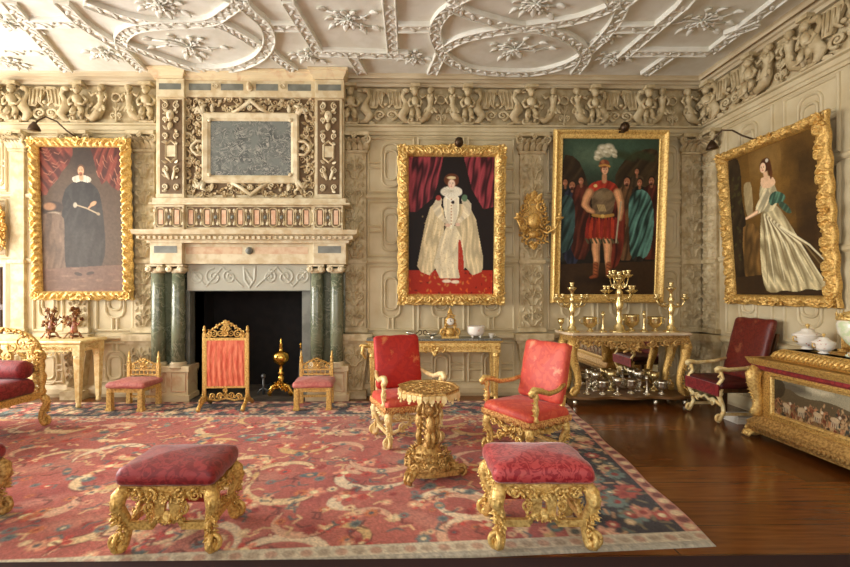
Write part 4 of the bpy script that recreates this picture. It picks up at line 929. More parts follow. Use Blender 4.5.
# picture lamps
def lamp(root,x,h,label,reach=.3,up=.22,shade='cone'):
    P=[(0,0,0),(.0,-.05,up*.6),(0,-reach*.45,up),(0,-reach*.8,up*.8),(0,-reach,up*.3)]
    if shade=='side': P=[(0,0,0),(-.12,-.06,.1),(-.2,-.12,.2),(-.32,-.16,.25),(-.4,-.2,.18),(-.43,-.22,.1)]
    P=[(a+x,b-.05,c_+h-.02) for a,b,c_ in P]
    m=MB(); m.tube(P,.011,7); m.box(x-.04,x+.04,-.07,-.02,h-.06,h); arm=m.build('picture_light',BLACKM,root); arm['label']=label
    e=P[-1]; m=MB()
    if shade=='ball': m.lathe([(.0,-.07),(.045,-.055),(.065,0),(.05,.05),(.02,.07),(0,.075)],e,14)
    else: m.lathe([(.07,-.06),(.075,-.05),(.055,.0),(.025,.045),(.012,.06),(.0,.062)],e,14)
    m.build('lamp_shade',BLACKM,arm)
lamp(PT[0],.0,2.33,'dark curved picture light above the portrait',shade='side')
lamp(PT[1],.08,2.32,'round dark picture light',.12,.06,'ball')
lamp(PT[2],.12,2.52,'round dark picture light',.1,.04,'ball')
lamp(PT[3],-.1,2.06,'dark curved picture light above the portrait',shade='side')
# ================================================================ SCONCES
def sconce(label,x,z):
    r=thing('wall_sconce',label,'sconce',(x,WD-.055,z))
    m=MB(); R=random.Random(9)
    m.prism([(-.12,-.2),(.12,-.2),(.16,0),(.1,.25),(0,.38),(-.1,.25),(-.16,0)][::1],Matrix(((1,0,0,0),(0,0,-1,0),(0,1,0,0),(0,0,0,1))),0,.03)
    for g in (-1,1):
        for (a,b,rr_,s) in ((.13,.2,.09,1),(.16,-.02,.08,-1),(.1,-.2,.09,1),(.08,.33,.06,-1)): m.scroll((g*a,-.05,b),(g,0,0),(0,0,s),rr_,1.4,.024,pi/2)
        m.garland([(g*.17,-.04,-.25),(g*.2,-.05,0),(g*.12,-.05,.3)],.05,9,(0,-1,0),3)
    m.garland([(-.2,-.04,-.28),(0,-.06,-.34),(.2,-.04,-.28)],.05,7,(0,-1,0),4); m.blob((0,-.08,.0),(.1,.07,.12),12,8); m.blob((0,-.07,-.2),(.08,.06,.06),8,6)
    m.leaf((0,-.05,.3),(0,-.2,1),(0,-1,0),.16,.14,.3); m.leaf((0,-.05,-.3),(0,-.1,-1),(0,-1,0),.14,.14,.2)
    for g in (-1,1): m.leaf((g*.05,-.05,.28),(g*.5,-.2,1),(0,-1,0),.15,.1,.3)
    m.build('sconce_plate',GOLD,r)
    for g in (-1,1):
        m=MB(); m.tube([(g*.08,-.06,-.12),(g*.16,-.2,-.2),(g*.25,-.28,-.14),(g*.3,-.3,-.03)],[.018,.016,.014,.012],8); m.scroll((g*.17,-.2,-.13),(g,0,0),(0,0,1),.05,1.3,.012,-pi/2); a=m.build('sconce_arm',GOLD,r)
        m=MB(); m.lathe([(.012,-.03),(.055,0),(.06,.012),(.02,.015),(.022,.06),(.03,.07),(.0,.07)],(g*.3,-.3,0),12); m.build('candle_cup',GOLD,a)
sconce('carved gilt wall sconce on the pilaster between the two middle paintings',PX(531,WD),PZ(531,222,WD))
sconce('gilt wall sconce cut off by the left edge of the photo, above the door',PX(-2,WD),PZ(0,228,WD))
# ================================================================ RUG
c=Cv(760,300,760/300,S(180,96,84)); A=760/300; R=random.Random(11)
RL=8.9; pxm=A/RL    # canvas units per metre (x), y: 3.5 m -> 1
def cu(m_): return m_*pxm
fields=[S(180,84,76),S(162,64,60),S(196,112,96),S(208,148,126),S(150,60,60)]
for k in range(260): c.ell(R.uniform(0,A),R.uniform(0,1),R.uniform(.03,.1),R.uniform(.015,.04),R.choice(fields),R.uniform(0,3),.9,.5)
cols=[S(226,196,150),S(214,178,120),S(222,176,144),S(232,210,176)]
def sickle(x,y,r,a0,sg,col,w):
    pts=[(x+r*(1-.55*t)*cos(a0+sg*2.9*t)*1.25,y+r*(1-.55*t)*sin(a0+sg*2.9*t)) for t in np.linspace(0,1,16)]
    c.stroke(pts,w*.35,S(120,60,50),.8,w*1.3); n=len(pts)
    for i in range(n-1): t=i/n; c.stroke([pts[i],pts[i+1]],w*(.15+.85*sin(pi*t)),col,1)
    e=pts[-1]
    for k in range(6): a=k*pi/3; c.ell(e[0]+w*1.5*cos(a),e[1]+w*1.2*sin(a),w*.8,w*.6,R.choice([S(196,70,60),S(226,150,120)]),a,.3)
    c.ell(e[0],e[1],w*.8,w*.7,S(240,220,170))
def flower(x,y,s,cl,cn):
    for k in range(8): a=k*pi/4; c.ell(x+s*.6*cos(a),y+s*.6*sin(a),s*.42,s*.26,cl,a,.3)
    c.ell(x,y,s*.35,s*.35,cn)
for k in range(150): sickle(R.uniform(0,A),R.uniform(0,1),R.uniform(.035,.105),R.uniform(0,6.3),R.choice((-1,1)),R.choice(cols),R.uniform(.008,.014))
for k in range(70):
    x,y=R.uniform(0,A),R.uniform(0,1); c.ell(x,y,R.uniform(.012,.032),R.uniform(.008,.018),R.choice([S(92,128,124),S(110,140,130),S(80,104,108)]),R.uniform(0,3),.3); c.ell(x,y,.008,.006,S(200,150,110))
for k in range(1100):
    flower(R.uniform(0,A),R.uniform(0,1),R.uniform(.007,.016),R.choice([S(222,164,130),S(200,70,56),S(150,44,42),S(234,206,160),S(96,120,118),S(206,120,70)]),R.choice([S(150,50,44),S(236,214,170),S(70,84,90)]))
for k in range(1300):
    x,y,a=R.uniform(0,A),R.uniform(0,1),R.uniform(0,6.3); c.stroke([(x,y),(x+.02*cos(a),y+.015*sin(a)),(x+.03*cos(a+.6),y+.03*sin(a+.6))],.0022,R.choice([S(226,190,140),S(110,50,44),S(84,100,98)]),.8)
# borders: canvas x -> right, y=0 at the back, 1 at the front
def border(x0,x1,y0,y1,horizontal):
    c.poly([(x0,y0),(x1,y0),(x1,y1),(x0,y1)],S(28,34,44),1,None,None,False)
    n=int((x1-x0)*(y1-y0)/.0016)
    for k in range(n):
        x,y=R.uniform(x0+.01,x1-.01),R.uniform(y0+.01,y1-.01); flower(x,y,R.choice([R.uniform(.008,.014),R.uniform(.02,.032)]),R.choice([S(206,130,108),S(222,170,140),S(180,78,66),S(226,196,150),S(104,130,124)]),R.choice([S(150,50,44),S(240,220,180)]))
    for k in range(n*2):
        x,y,a=R.uniform(x0,x1),R.uniform(y0,y1),R.uniform(0,6.3); c.stroke([(x,y),(x+.02*cos(a),y+.02*sin(a))],.003,R.choice([S(120,110,80),S(80,100,90),S(190,150,110)]),.8)
bx=A-cu(.85); by=.18
border(0,A,.03,by,True); border(bx+.01,A-cu(.13),.03,.975,False)
def strip(x0,x1,y0,y1,col,dot,per):
    c.poly([(x0,y0),(x1,y0),(x1,y1),(x0,y1)],col,1,None,None,False); hor=(x1-x0)>(y1-y0); L=(x1-x0) if hor else (y1-y0); n=int(L/per)
    for k in range(n):
        t=(k+.5)/n; x,y=(x0+(x1-x0)*t,(y0+y1)/2) if hor else ((x0+x1)/2,y0+(y1-y0)*t); w=min(x1-x0,y1-y0)*.3; c.ell(x,y,w*(1.3 if hor else 1),w,dot[k%len(dot)],.5)
cw=S(214,190,156)
strip(A-cu(.13),A,0,1,S(196,132,110),[S(120,56,50),S(226,200,160)],.025); strip(0,A,0,.03,S(196,132,110),[S(120,56,50),S(226,200,160)],.025)
strip(bx-cu(.07),bx+.01,by,.97,cw,[S(150,70,60),S(90,100,96)],.02); strip(0,bx,by,by+.02,cw,[S(150,70,60),S(90,100,96)],.02)
strip(0,A,.955,.985,S(206,196,170),[S(176,160,136),S(186,150,126)],.03); strip(0,A,.985,1,S(170,166,150),[S(190,184,164)],.02)
c.a=c.a*.92+.08*np.array(S(170,140,124)); c.noise(.22,1,8); c.noise(.12,2,9); c.noise(.1,40,12)
FR_,BR_=(PX(717,2.65),2.64),(PX(563,6.1),6.1); FLc,BLc=(-6.75,2.13),(-6.65,6.1)
U,V=np.meshgrid(np.linspace(0,1,760),np.linspace(0,1,300),indexing='ij')
X=(FLc[0]*(1-U)+FR_[0]*U)*V+(BLc[0]*(1-U)+BR_[0]*U)*(1-V); Yy=(FLc[1]*(1-U)+FR_[1]*U)*V+(BLc[1]*(1-U)+BR_[1]*U)*(1-V)
X=X+.012*np.sin(V*23)*(U>.995); Zz=.012+.0*X
Zz[0,:]=Zz[-1,:]=0.001; Zz[:,0]=Zz[:,-1]=.001
rug=paint_mesh('carpet',c,np.stack([X,Yy,Zz],-1),RUGM,None)
tag(rug,'large faded red Persian carpet with a dark floral border covering the floor','carpet')
# reverse winding if needed
m=MB(); m.box(-2.3,2.9,1.7,2.517,.013,.022); tag(m.build('floor_runner',RUNNER),'dark red floor runner along the near edge of the carpet','runner')
# ================================================================ FURNITURE: carved giltwood
def carved_leg(h,sx,sy,seed,fat=1.0,foot=.075):
    m=MB(); d=Vector((sx,sy,0)).normalized(); s=fat
    P=[Vector((0,0,h)),d*.035*s+Vector((0,0,h*.88)),d*.045*s+Vector((0,0,h*.72)),d*.0+Vector((0,0,h*.5)),-d*.01+Vector((0,0,h*.3)),d*.015+Vector((0,0,h*.14)),d*.03+Vector((0,0,.03))]
    m.tube(P,[.034*s,.045*s,.038*s,.026*s,.024*s,.034*s,.03*s],9)
    u=Vector((sx,0,0)); 
    for ax in (Vector((sx,0,0)),Vector((0,sy,0))):
        off=Vector((0,sy*.03,0)) if ax.x else Vector((sx*.03,0,0))
        m.scroll(ax*.03+off+Vector((0,0,foot*.98)),ax,(0,0,1),foot*.72,1.5,.017*s,-pi/2); m.scroll(ax*.04*s+off+Vector((0,0,h*.8)),ax,(0,0,1),.05*s,1.4,.015*s,pi/2)
        m.garland([ax*.03+off+Vector((0,0,h*.95)),ax*.03+off+Vector((0,0,h*.5))],.034*s,7,(off*30),seed); m.garland([ax*.0+off*.8+Vector((0,0,h*.5)),ax*.01+off+Vector((0,0,h*.14))],.026*s,5,(off*30),seed+1)
    m.blob(d*.03+Vector((0,0,foot*.5)),(.04*s,.04*s,foot*.5),8,6)
    return m
def leafrail(m,p,q,hh,size,n,nrm,seed,droop=.03):    # carved rail with scrolls
    p=Vector(p);q=Vector(q); nn=Vector(nrm)*.02; t=(q-p).normalized()
    mid=(p+q)/2+Vector((0,0,-droop)); m.tube([p+nn*.2,p.lerp(mid,.5)+Vector((0,0,-droop*.2))+nn*.2,mid+nn*.3,q.lerp(mid,.5)+Vector((0,0,-droop*.2))+nn*.2,q+nn*.2],hh,8)
    m.garland([p+nn,mid+nn*1.5,q+nn],size,n,nrm,seed)
    for g in (-1,1):
        for k in (.18,.36): m.scroll(mid+t*g*(q-p).length*k+nn*1.6+Vector((0,0,droop*.3)),t*g,(0,0,1),size*1.1,1.3,size*.3,pi/2)
    m.rosette(mid+nn*1.6,nrm,size*1.1,6)
def stool(label,loc,rz,seat_mat,gm,w=.62,d=.46,h=.42,group='gilt stools with velvet seats'):
    r=thing('footstool',label,'stool',loc,rz,group)
    for i,(sx,sy) in enumerate(((-1,-1),(1,-1),(-1,1),(1,1))):
        m=carved_leg(h-.03,sx,sy,i,1.05); m.T=None
        for a in m.v: a+=np.array([sx*(w/2-.05),sy*(d/2-.05),0])
        m.build('leg',gm,r)
    m=MB(); X,Y=w/2-.05,d/2-.05
    m.box(-X,X,-Y-.012,-Y+.015,h-.07,h-.01); m.box(-X,X,Y-.015,Y+.012,h-.07,h-.01); m.box(-X-.012,-X+.015,-Y,Y,h-.07,h-.01); m.box(X-.015,X+.012,-Y,Y,h-.07,h-.01)
    for s in (-1,1):
        leafrail(m,(-X,s*Y,h-.05),(X,s*Y,h-.05),.022,.034,12,(0,s,0),3+s); leafrail(m,(s*X,-Y,h-.05),(s*X,Y,h-.05),.022,.034,8,(s,0,0),7+s)
    m.build('apron',gm,r)
    for s in (-1,1):      # front and back: low rail rising to a split central bracket
        m=MB(); y=s*Y; zr=.155
        if s>0: m.box(-X,X,y-.014,y+.014,zr-.022,zr+.022); m.box(-.09,.09,y-.016,y+.016,zr+.02,zr+.06); m.build('stretcher',REDP,r)
        for g in (-1,1) if s<0 else ():
            m.box(min(g*X,g*.085),max(g*X,g*.085),y-.014,y+.014,zr-.022,zr+.022)
            m.taper(g*.045,y,zr+.02,h-.06,.022,.012,.04,.014); m.tube([(g*.09,y-.0,zr),(g*.06,y,zr+.05),(g*.03,y,zr+.02)],.02,6)
            m.garland([(g*.1,y+s*.015,zr+.03),(g*.095,y+s*.015,h-.12),(g*.13,y+s*.015,h-.08)],.03,6,(0,s,0),5)
            m.scroll((g*.1,y+s*.02,h-.15),(g,0,0),(0,0,1),.035,1.3,.011,-pi/2)
        if s<0: m.leaf((0,y+s*.01,zr+.09),(0,s*.1,-1),(0,s,0),.08,.07,.2); m.garland([(-.07,y+s*.01,zr+.05),(0,y+s*.02,zr+.02),(.07,y+s*.01,zr+.05)],.022,4,(0,s,0),2)
        if s<0: m.build('stretcher',gm,r)
        m=MB(); x=s*X; m.box(x-.014,x+.014,-Y,Y,zr-.02,zr+.02); m.tube([(x,-.1,zr),(x,-.03,zr+.06),(x,.03,zr+.06),(x,.1,zr)],.02,6); m.garland([(x+s*.012,-.09,zr+.03),(x+s*.012,0,zr+.08),(x+s*.012,.09,zr+.03)],.025,5,(s,0,0),8); m.build('stretcher',gm,r)
    m=MB(); m.pad(w,d,.105,.035,.035,h-.01); m.build('seat_cushion',seat_mat,r)
    m=MB(); z=h-.005; m.sweep([(-.004,-.012),(.008,-.012),(.01,0),(.004,.01),(-.004,.01)],[(-w/2+.02,-d/2+.02,z),(-w/2+.02,d/2-.02,z),(w/2-.02,d/2-.02,z),(w/2-.02,-d/2+.02,z)],(0,0,1),True); m.build('braid',FRINGE,r)
    return r
gx=PG(166,555); gy=PG(221,516)
s1=stool('plum velvet stool on carved gilt legs, standing alone at the left on the carpet',(PX(182,2.80),2.80,.014),radians(0),PLUM,GOLD,.60,.44)
s2=stool('bright crimson velvet stool on carved gilt legs in front of the right armchair',(PX(535,2.80),2.80,.014),radians(-1),PLUM2,GOLDB,.62,.45)
s3=stool('gilt stool mostly outside the left edge of the photo, only a scrolled leg showing',(-3.07,2.86,.014),0,PLUM,GOLDA,.64,.46)
# ---------------------------------------------------------------- armchairs
def fringe(m,w,d,z,h,sides='FLRB'):
    R=random.Random(4)
    def run(p,q,nrm):
        p=Vector(p);q=Vector(q);L=(q-p).length;n=int(L/.022)
        for k in range(n):
            c=p.lerp(q,(k+.5)/n); l=h*(.8+.35*abs(sin(k*.7)))
            m.tube([c,c+Vector(nrm)*.006+Vector((0,0,-l*.6)),c+Vector((0,0,-l))],[.009,.011,.006],5)
        m.box(min(p.x,q.x)-.006,max(p.x,q.x)+.006,min(p.y,q.y)-.006,max(p.y,q.y)+.006,z-.012,z+.012)
    X,Y=w/2,d/2
    if 'F' in sides: run((-X,-Y,z),(X,-Y,z),(0,-1,0))
    if 'L' in sides: run((-X,-Y,z),(-X,Y,z),(-1,0,0))
    if 'R' in sides: run((X,-Y,z),(X,Y,z),(1,0,0))
    if 'B' in sides: run((-X,Y,z),(X,Y,z),(0,1,0))
def armchair(label,loc,rz,red,seatm,gm,w=.60,d=.52):
    r=thing('armchair',label,'armchair',loc,rz,'red armchairs at the gilt pedestal table')
    X,Y=w/2-.05,d/2-.05; H=.40; bh=1.08
    for i,(sx,sy) in enumerate(((-1,-1),(1,-1),(-1,1),(1,1))):
        m=carved_leg(H-.03,sx,sy,20+i,.95)
        for a in m.v: a+=np.array([sx*X,sy*Y,0])
        m.build('leg',gm,r)
    m=MB()
    m.box(-X-.01,X+.01,-Y-.01,Y+.01,H-.07,H-.005)
    leafrail(m,(-X,-Y,H-.06),(X,-Y,H-.06),.022,.034,11,(0,-1,0),1,.05)
    for s in (-1,1): leafrail(m,(s*X,-Y,H-.06),(s*X,Y,H-.06),.02,.03,8,(s,0,0),2,.04)
    m.build('seat_frame',gm,r)
    m=MB(); m.tube([(-X,-Y+.02,.13),(-X*.5,-Y+.02,.17),(0,-Y+.02,.25),(X*.5,-Y+.02,.17),(X,-Y+.02,.13)],.018,7); m.garland([(-X*.6,-Y,.16),(0,-Y,.26),(X*.6,-Y,.16)],.034,8,(0,-1,0),6)
    for g in (-1,1): m.scroll((g*.11,-Y,.2),(g,0,0),(0,0,1),.05,1.4,.014,-pi/2)
    m.build('stretcher',gm,r)
    for s in (-1,1): m=MB(); m.box(s*X-.016,s*X+.016,-Y,Y,.11,.145); m.garland([(s*X,-.1,.15),(s*X,.1,.15)],.02,3,(s,0,0),1); m.build('stretcher',gm,r)
    m=MB(); m.box(-X,X,Y-.016,Y+.016,.12,.15); m.build('stretcher',gm,r)
    m=MB(); m.pad(w+.02,d+.02,.095,.035,.03,H-.005); m.build('seat',seatm,r)
    m=MB(); fringe(m,w+.022,d+.022,H+.008,.05,'FLR'); m.build('seat_fringe',FRINGE,r)
    # raked back
    rake=radians(12); T=Tr(0,Y-.02,H+.1)@Rx(-rake)
    m=MB(); m.T=T@Tr(0,.035,0)@Rx(pi/2); 
    hh=bh-H-.1
    m.T=T@Matrix(((1,0,0,0),(0,0,-1,.035),(0,1,0,hh/2),(0,0,0,1))); m.pad(w-.07,hh,.07,.025,.02,0); bk=m.build('backrest',red,r)
    m=MB(); m.T=T; m.box(-(w-.1)/2,(w-.1)/2,.035,.06,.01,hh-.01); m.build('back_cover',red,r)
    for s in (-1,1): m=MB(); m.T=T; m.box(s*(w/2-.06)-.018,s*(w/2-.06)+.018,.02,.065,-.13,.1); m.build('back_post',gm,r)
    for s in (-1,1):
        yb=Y+.0; zb=H+.29
        m=MB(); P=[(s*(w/2-.045),yb+.03,zb),(s*(w/2-.01),yb-.1,zb-.035),(s*(w/2+.01),yb-.24,zb-.04),(s*(w/2+.02),-Y+.06,zb-.0),(s*(w/2+.02),-Y-.02,zb+.015),(s*(w/2+.02),-Y-.06,zb-.015),(s*(w/2+.02),-Y-.045,zb-.045)]
        m.tube(P,[.02,.022,.024,.028,.03,.026,.02],9); m.scroll((s*(w/2+.02),-Y-.035,zb-.01),(0,-1,0),(0,0,1),.035,1.2,.02,pi/2); m.leaf((s*(w/2+.015),-Y+.1,zb+.015),(0,-1,.1),(0,0,1),.13,.06,.1)
        m.build('arm',GOLDP if gm is GOLDP else gm,r)
        m=MB(); xx=s*(w/2+.015); yy=-Y+.01
        m.lathe([(.02,0),(.028,.02),(.016,.04),(.024,.08),(.03,.12),(.018,.16),(.022,.2),(.03,.22),(.02,.25),(.018,.26)],(xx,yy,H+.015),12); m.garland([(xx,yy-.02,H+.06),(xx,yy-.02,H+.2)],.022,4,(0,-1,0),1); m.build('arm_post',gm,r)
    return r
ac1=armchair('worn scarlet armchair behind the carved pedestal table, left of the pair',(.085,4.56,.014),radians(20),RED,RED2,GOLDP)
ac2=armchair('coral silk armchair with gilt arms turned towards the pedestal table, right of the pair',(1.22,4.11,.014),radians(-60),RED2,RED2,GOLDB)
# ---------------------------------------------------------------- pedestal table (gueridon)
def pedestal_table(loc):
    r=thing('pedestal_table','small octagonal carved gilt pedestal table with fringed apron between the two armchairs','table',loc,radians(8))
    n=8; R0=.26
    m=MB(); T=I4; P=[(R0*cos(pi/8+k*pi/4),R0*sin(pi/8+k*pi/4)) for k in range(n)]
    m.prism(P,T,.725,.745); m.sweep([(-.01,.72),(.012,.725),(.016,.74),(.006,.755),(-.012,.755)],[(x,y,0) for x,y in P[::-1]],(0,0,1),True)
    for k in range(26):
        a=k*2.4; rr_=R0*.85*sqrt(k/26); m.scroll((rr_*cos(a),rr_*sin(a),.747),(cos(a),sin(a),0),(-sin(a),cos(a),0),.035,1.3,.006,0,5,12)
    m.build('tabletop',GOLDA,r)
    m=MB()
    for k in range(n):
        p=Vector((*P[k],.0));q=Vector((*P[(k+1)%n],0)); nr=((p+q)/2).normalized()
        for j in range(4):
            c=p.lerp(q,(j+.5)/4); l=.07 if j%2 else .045
            m.taper(0,0,0,0,0,0,0,0) if False else None
            t=(q-p).normalized()*.022
            m.add([c-t+Vector((0,0,.725)),c+t+Vector((0,0,.725)),c+t+Vector((0,0,.725-l*.7)),c+Vector((0,0,.725-l)),c-t+Vector((0,0,.725-l*.7)),c-t+nr*.012+Vector((0,0,.725)),c+t+nr*.012+Vector((0,0,.725)),c+t+nr*.012+Vector((0,0,.725-l*.7)),c+nr*.012+Vector((0,0,.725-l)),c-t+nr*.012+Vector((0,0,.725-l*.7))],[(4,3,2,1,0),(5,6,7,8,9),(0,1,6,5),(1,2,7,6),(2,3,8,7),(3,4,9,8),(4,0,5,9)],False)
            m.blob(c+nr*.01+Vector((0,0,.725-l)),.011,6,4)
    m.build('apron',GOLDP,r)
    m=MB(); m.lathe([(.1,.2),(.06,.24),(.035,.28),(.045,.34),(.03,.4),(.028,.5),(.045,.56),(.03,.62),(.05,.68),(.12,.725)],(0,0,0),14)
    for k in range(5): m.garland([(.05*cos(a),.05*sin(a),.3+.05*k) for a in np.linspace(0,6.28,9)],.03,5,(0,-1,.2),k)
    m.build('stem',GOLDA,r)
    for k in range(3):      # standing cherubs round the stem
        a=-pi/2+k*2*pi/3; u=Vector((cos(a),sin(a),0)); v=Vector((-sin(a),cos(a),0)); m=MB(); b=u*.075
        m.blob(b+Vector((0,0,.565)),(.03,.03,.036),10,7); m.tube([b+Vector((0,0,.53)),b+u*.005+Vector((0,0,.49)),b+u*.012+Vector((0,0,.43)),b+Vector((0,0,.39))],[.018,.036,.034,.03],9)
        for g in (-1,1):
            m.tube([b+v*g*.03+Vector((0,0,.51)),b+v*g*.065+Vector((0,0,.55)),b+v*g*.05+u*-.01+Vector((0,0,.63))],[.014,.013,.01],6)
            m.tube([b+v*g*.014+Vector((0,0,.39)),b+v*g*.025+u*.015+Vector((0,0,.32)),b+v*g*.02+Vector((0,0,.25))],[.024,.02,.012],7)
        m.leaf(b+v*.03+Vector((0,0,.43)),v*-.8-Vector((0,0,.6)),u,.1,.05,.1); m.build('cherub',GOLDA,r)
    m=MB(); m.lathe([(.17,.07),(.2,.09),(.19,.12),(.15,.15),(.12,.2),(.08,.25)],(0,0,0),12)
    for k in range(16):
        a=k*2*pi/16; m.garland([(.19*cos(a),.19*sin(a),.09),(.13*cos(a),.13*sin(a),.22)],.036,3,(cos(a),sin(a),.5),k)
        if k%2: m.rosette((.18*cos(a),.18*sin(a),.15),(cos(a),sin(a),.4),.04,6)
        else: m.scroll((.2*cos(a),.2*sin(a),.11),(-sin(a),cos(a),0),(0,0,1),.04,1.4,.012,0)
    m.prism([(.27*cos(a+pi/2)*(1 if k%2==0 else .62),.27*sin(a+pi/2)*(1 if k%2==0 else .62)) for k,a in enumerate(np.linspace(0,2*pi,7)[:-1])],I4,.035,.075)
    m.build('base',GOLDA,r)
    for k in range(3):
        a=-pi/2+k*2*pi/3+pi/3+.25; u=Vector((cos(a),sin(a),0)); v=Vector((-sin(a),cos(a),0)); m=MB()
        m.tube([u*.1+Vector((0,0,.12)),u*.18+Vector((0,0,.11)),u*.25+Vector((0,0,.06)),u*.29+Vector((0,0,.035))],[.04,.04,.034,.03],8)
        for g in (-1,1): m.scroll(u*.28+v*g*.018+Vector((0,0,.06)),u,(0,0,1),.045,1.5,.013,-pi/2)
        m.garland([u*.15+Vector((0,0,.14)),u*.26+Vector((0,0,.08))],.03,4,(u.x,u.y,1),k); m.build('scroll_foot',GOLDA,r)
    return r
pedestal_table((PX(428.5,3.68),3.68,.014))
# ---------------------------------------------------------------- small low chairs
def low_chair(label,loc,rz,gm):
    r=thing('low_chair',label,'chair',loc,rz,'low gilt chairs on either side of the fireplace')
    w,d=.48,.42; X,Y=w/2-.03,d/2-.03
    for sx in (-1,1): m=MB(); m.taper(sx*X,-Y,0,.29,.034,.034,.03,.03); m.box(sx*X-.042,sx*X+.042,-Y-.042,-Y+.042,0,.03); m.box(sx*X-.02,sx*X+.02,-Y-.036,-Y-.03,.06,.26); m.build('leg',gm,r,.004)
    for sx in (-1,1):
        m=MB(); m.taper(sx*X,Y,0,.3,.03,.03,.024,.024); m.box(sx*X-.022,sx*X+.022,Y-.022,Y+.022,.3,.56); m.lathe([(.018,.56),(.026,.58),(.018,.6),(.02,.62),(.024,.64),(.012,.66),(.014,.69),(.004,.73)],(sx*X,Y,0),10); m.build('back_leg',gm,r,.003)
    m=MB(); m.box(-X,X,-Y-.02,Y+.02,.24,.3); m.box(-X,X,Y-.015,Y+.015,.08,.11); m.garland([(-X,-Y-.02,.27),(X,-Y-.02,.27)],.015,8,(0,-1,0)); m.build('seat_frame',gm,r,.003)
    m=MB(); m.pad(w+.05,d+.04,.07,.03,.03,.295); m.build('seat',PINK,r)
    m=MB(); m.box(-X,X,Y-.014,Y+.014,.39,.41); m.box(-X,X,Y-.012,Y+.012,.455,.475)
    for k in range(7): x=-X+2*X*(k+.5)/7; m.box(x-.006,x+.006,Y-.006,Y+.006,.405,.46)
    m.build('back_rail',gm,r)
    m=MB(); P=[(-X,.47),(-X,.51),(-X*.8,.54),(-X*.45,.575),(-X*.2,.6),(0,.62),(X*.2,.6),(X*.45,.575),(X*.8,.54),(X,.51),(X,.47)]
    m.tube([(x,Y,z) for x,z in P],.013,6)
    for g in (-1,1):
        for (a,b,q) in ((.35,.53,.045),(.7,.505,.03),(.12,.55,.04),(.15,.5,.03)): m.scroll((g*a*X,Y-.01,b),(g,0,0),(0,0,1),q,1.4,.01,pi/2)
        m.garland([(g*X*.9,Y-.01,.54),(g*X*.1,Y-.01,.62)],.022,5,(0,-1,0),3)
    m.rosette((0,Y-.012,.54),(0,-1,0),.045,7); m.build('carved_crest',gm,r); return r
low_chair('low gilt chair with faded pink seat left of the fireplace, beside the pale gilt table',(PX(136,5.86),5.84,.014),radians(-4),GOLDB)
low_chair('low gilt chair with faded pink seat right of the tall brass firedog',(PX(315,5.86),5.84,.014),radians(3),GOLD)
# ---------------------------------------------------------------- fire screen
def fire_screen(loc):
    r=thing('fire_screen','gilt framed fire screen with coral silk panel in front of the dark fireplace','fire screen',loc,radians(3))
    w=.56; X=w/2
    for s in (-1,1):
        m=MB(); m.box(s*X-.022,s*X+.022,-.018,.018,.08,1.0); m.lathe([(.022,1.0),(.014,1.01),(.026,1.035),(.014,1.06),(.02,1.075),(.004,1.1)],(s*X,0,0),10); m.build('upright',GOLD,r,.003)
        m=MB(); m.tube([(s*X,-.22,.02),(s*X,-.17,.06),(s*X,-.08,.09),(s*X,0,.16),(s*X,.08,.09),(s*X,.17,.06),(s*X,.22,.02)],[.028,.026,.026,.034,.026,.026,.028],8)
        m.scroll((s*X+s*.01,-.1,.12),(0,-1,0),(0,0,1),.045,1.3,.012,-pi/2); m.garland([(s*X,-.2,.06),(s*X,0,.2)],.026,4,(s,-.3,.2),2); m.build('foot',GOLD,r)
    m=MB(); nx,nz=40,24; A=np.zeros((nx,nz,3)); u=np.linspace(-1,1,nx)[:,None]; v=np.linspace(0,1,nz)[None]
    A[...,0]=u*(X-.03); A[...,1]=-.012-.006*np.sin(u*22+np.sin(v*3)*2)*(.6+.4*np.sin(v*5)); A[...,2]=.29+.62*v+.006*np.sin(u*9)*(1-v); m.grid(A); m.box(-X+.03,X-.03,-.004,.008,.29,.91); m.build('silk_panel',CORAL,r)
    m=MB(); m.box(-X,X,-.015,.015,.90,.935); m.box(-X,X,-.015,.015,.265,.29)
    for g in (-1,1): m.box(g*(X-.025)-.008,g*(X-.025)+.008,-.016,.01,.29,.9)
    m.build('panel_frame',GOLD,r)
    m=MB(); P=[(-X+.03,.95),(-X*.8,1.01),(-X*.5,1.07),(-X*.25,1.12),(0,1.15),(X*.25,1.12),(X*.5,1.07),(X*.8,1.01),(X-.03,.95)]
    m.tube([(x,0,z) for x,z in P],.014,6); m.garland([(x,-.01,z) for x,z in P],.034,12,(0,-1,0),4)
    for g in (-1,1):
        for a,b,q in ((.25,1.0,.055),(.55,.985,.05),(.1,1.07,.035),(.78,.96,.03)): m.scroll((g*a*X,-.01,b),(g,0,0),(0,0,1),q,1.5,.012,pi/2)
    m.rosette((0,-.015,1.0),(0,-1,0),.06,8); m.leaf((0,-.01,1.08),(0,-.1,1),(0,-1,0),.1,.1,.1); m.build('carved_crest',GOLD,r)
    m=MB(); m.tube([(-X,0,.13),(-X*.4,0,.1),(0,0,.13),(X*.4,0,.1),(X,0,.13)],.016,6); m.garland([(-X*.8,-.01,.14),(0,-.01,.17),(X*.8,-.01,.14)],.034,10,(0,-1,0),8)
    for g in (-1,1):
        for a,b in ((.25,.17),(.6,.16)): m.scroll((g*a*X,-.01,b),(g,0,0),(0,0,1),.045,1.4,.012,-pi/2)
    m.tube([(0,0,.14),(0,0,.27)],.016,6); m.rosette((0,-.015,.24),(0,-1,0),.04,6); m.build('carved_stretcher',GOLD,r); return r
fire_screen((PX(226,5.78),5.78,.014))
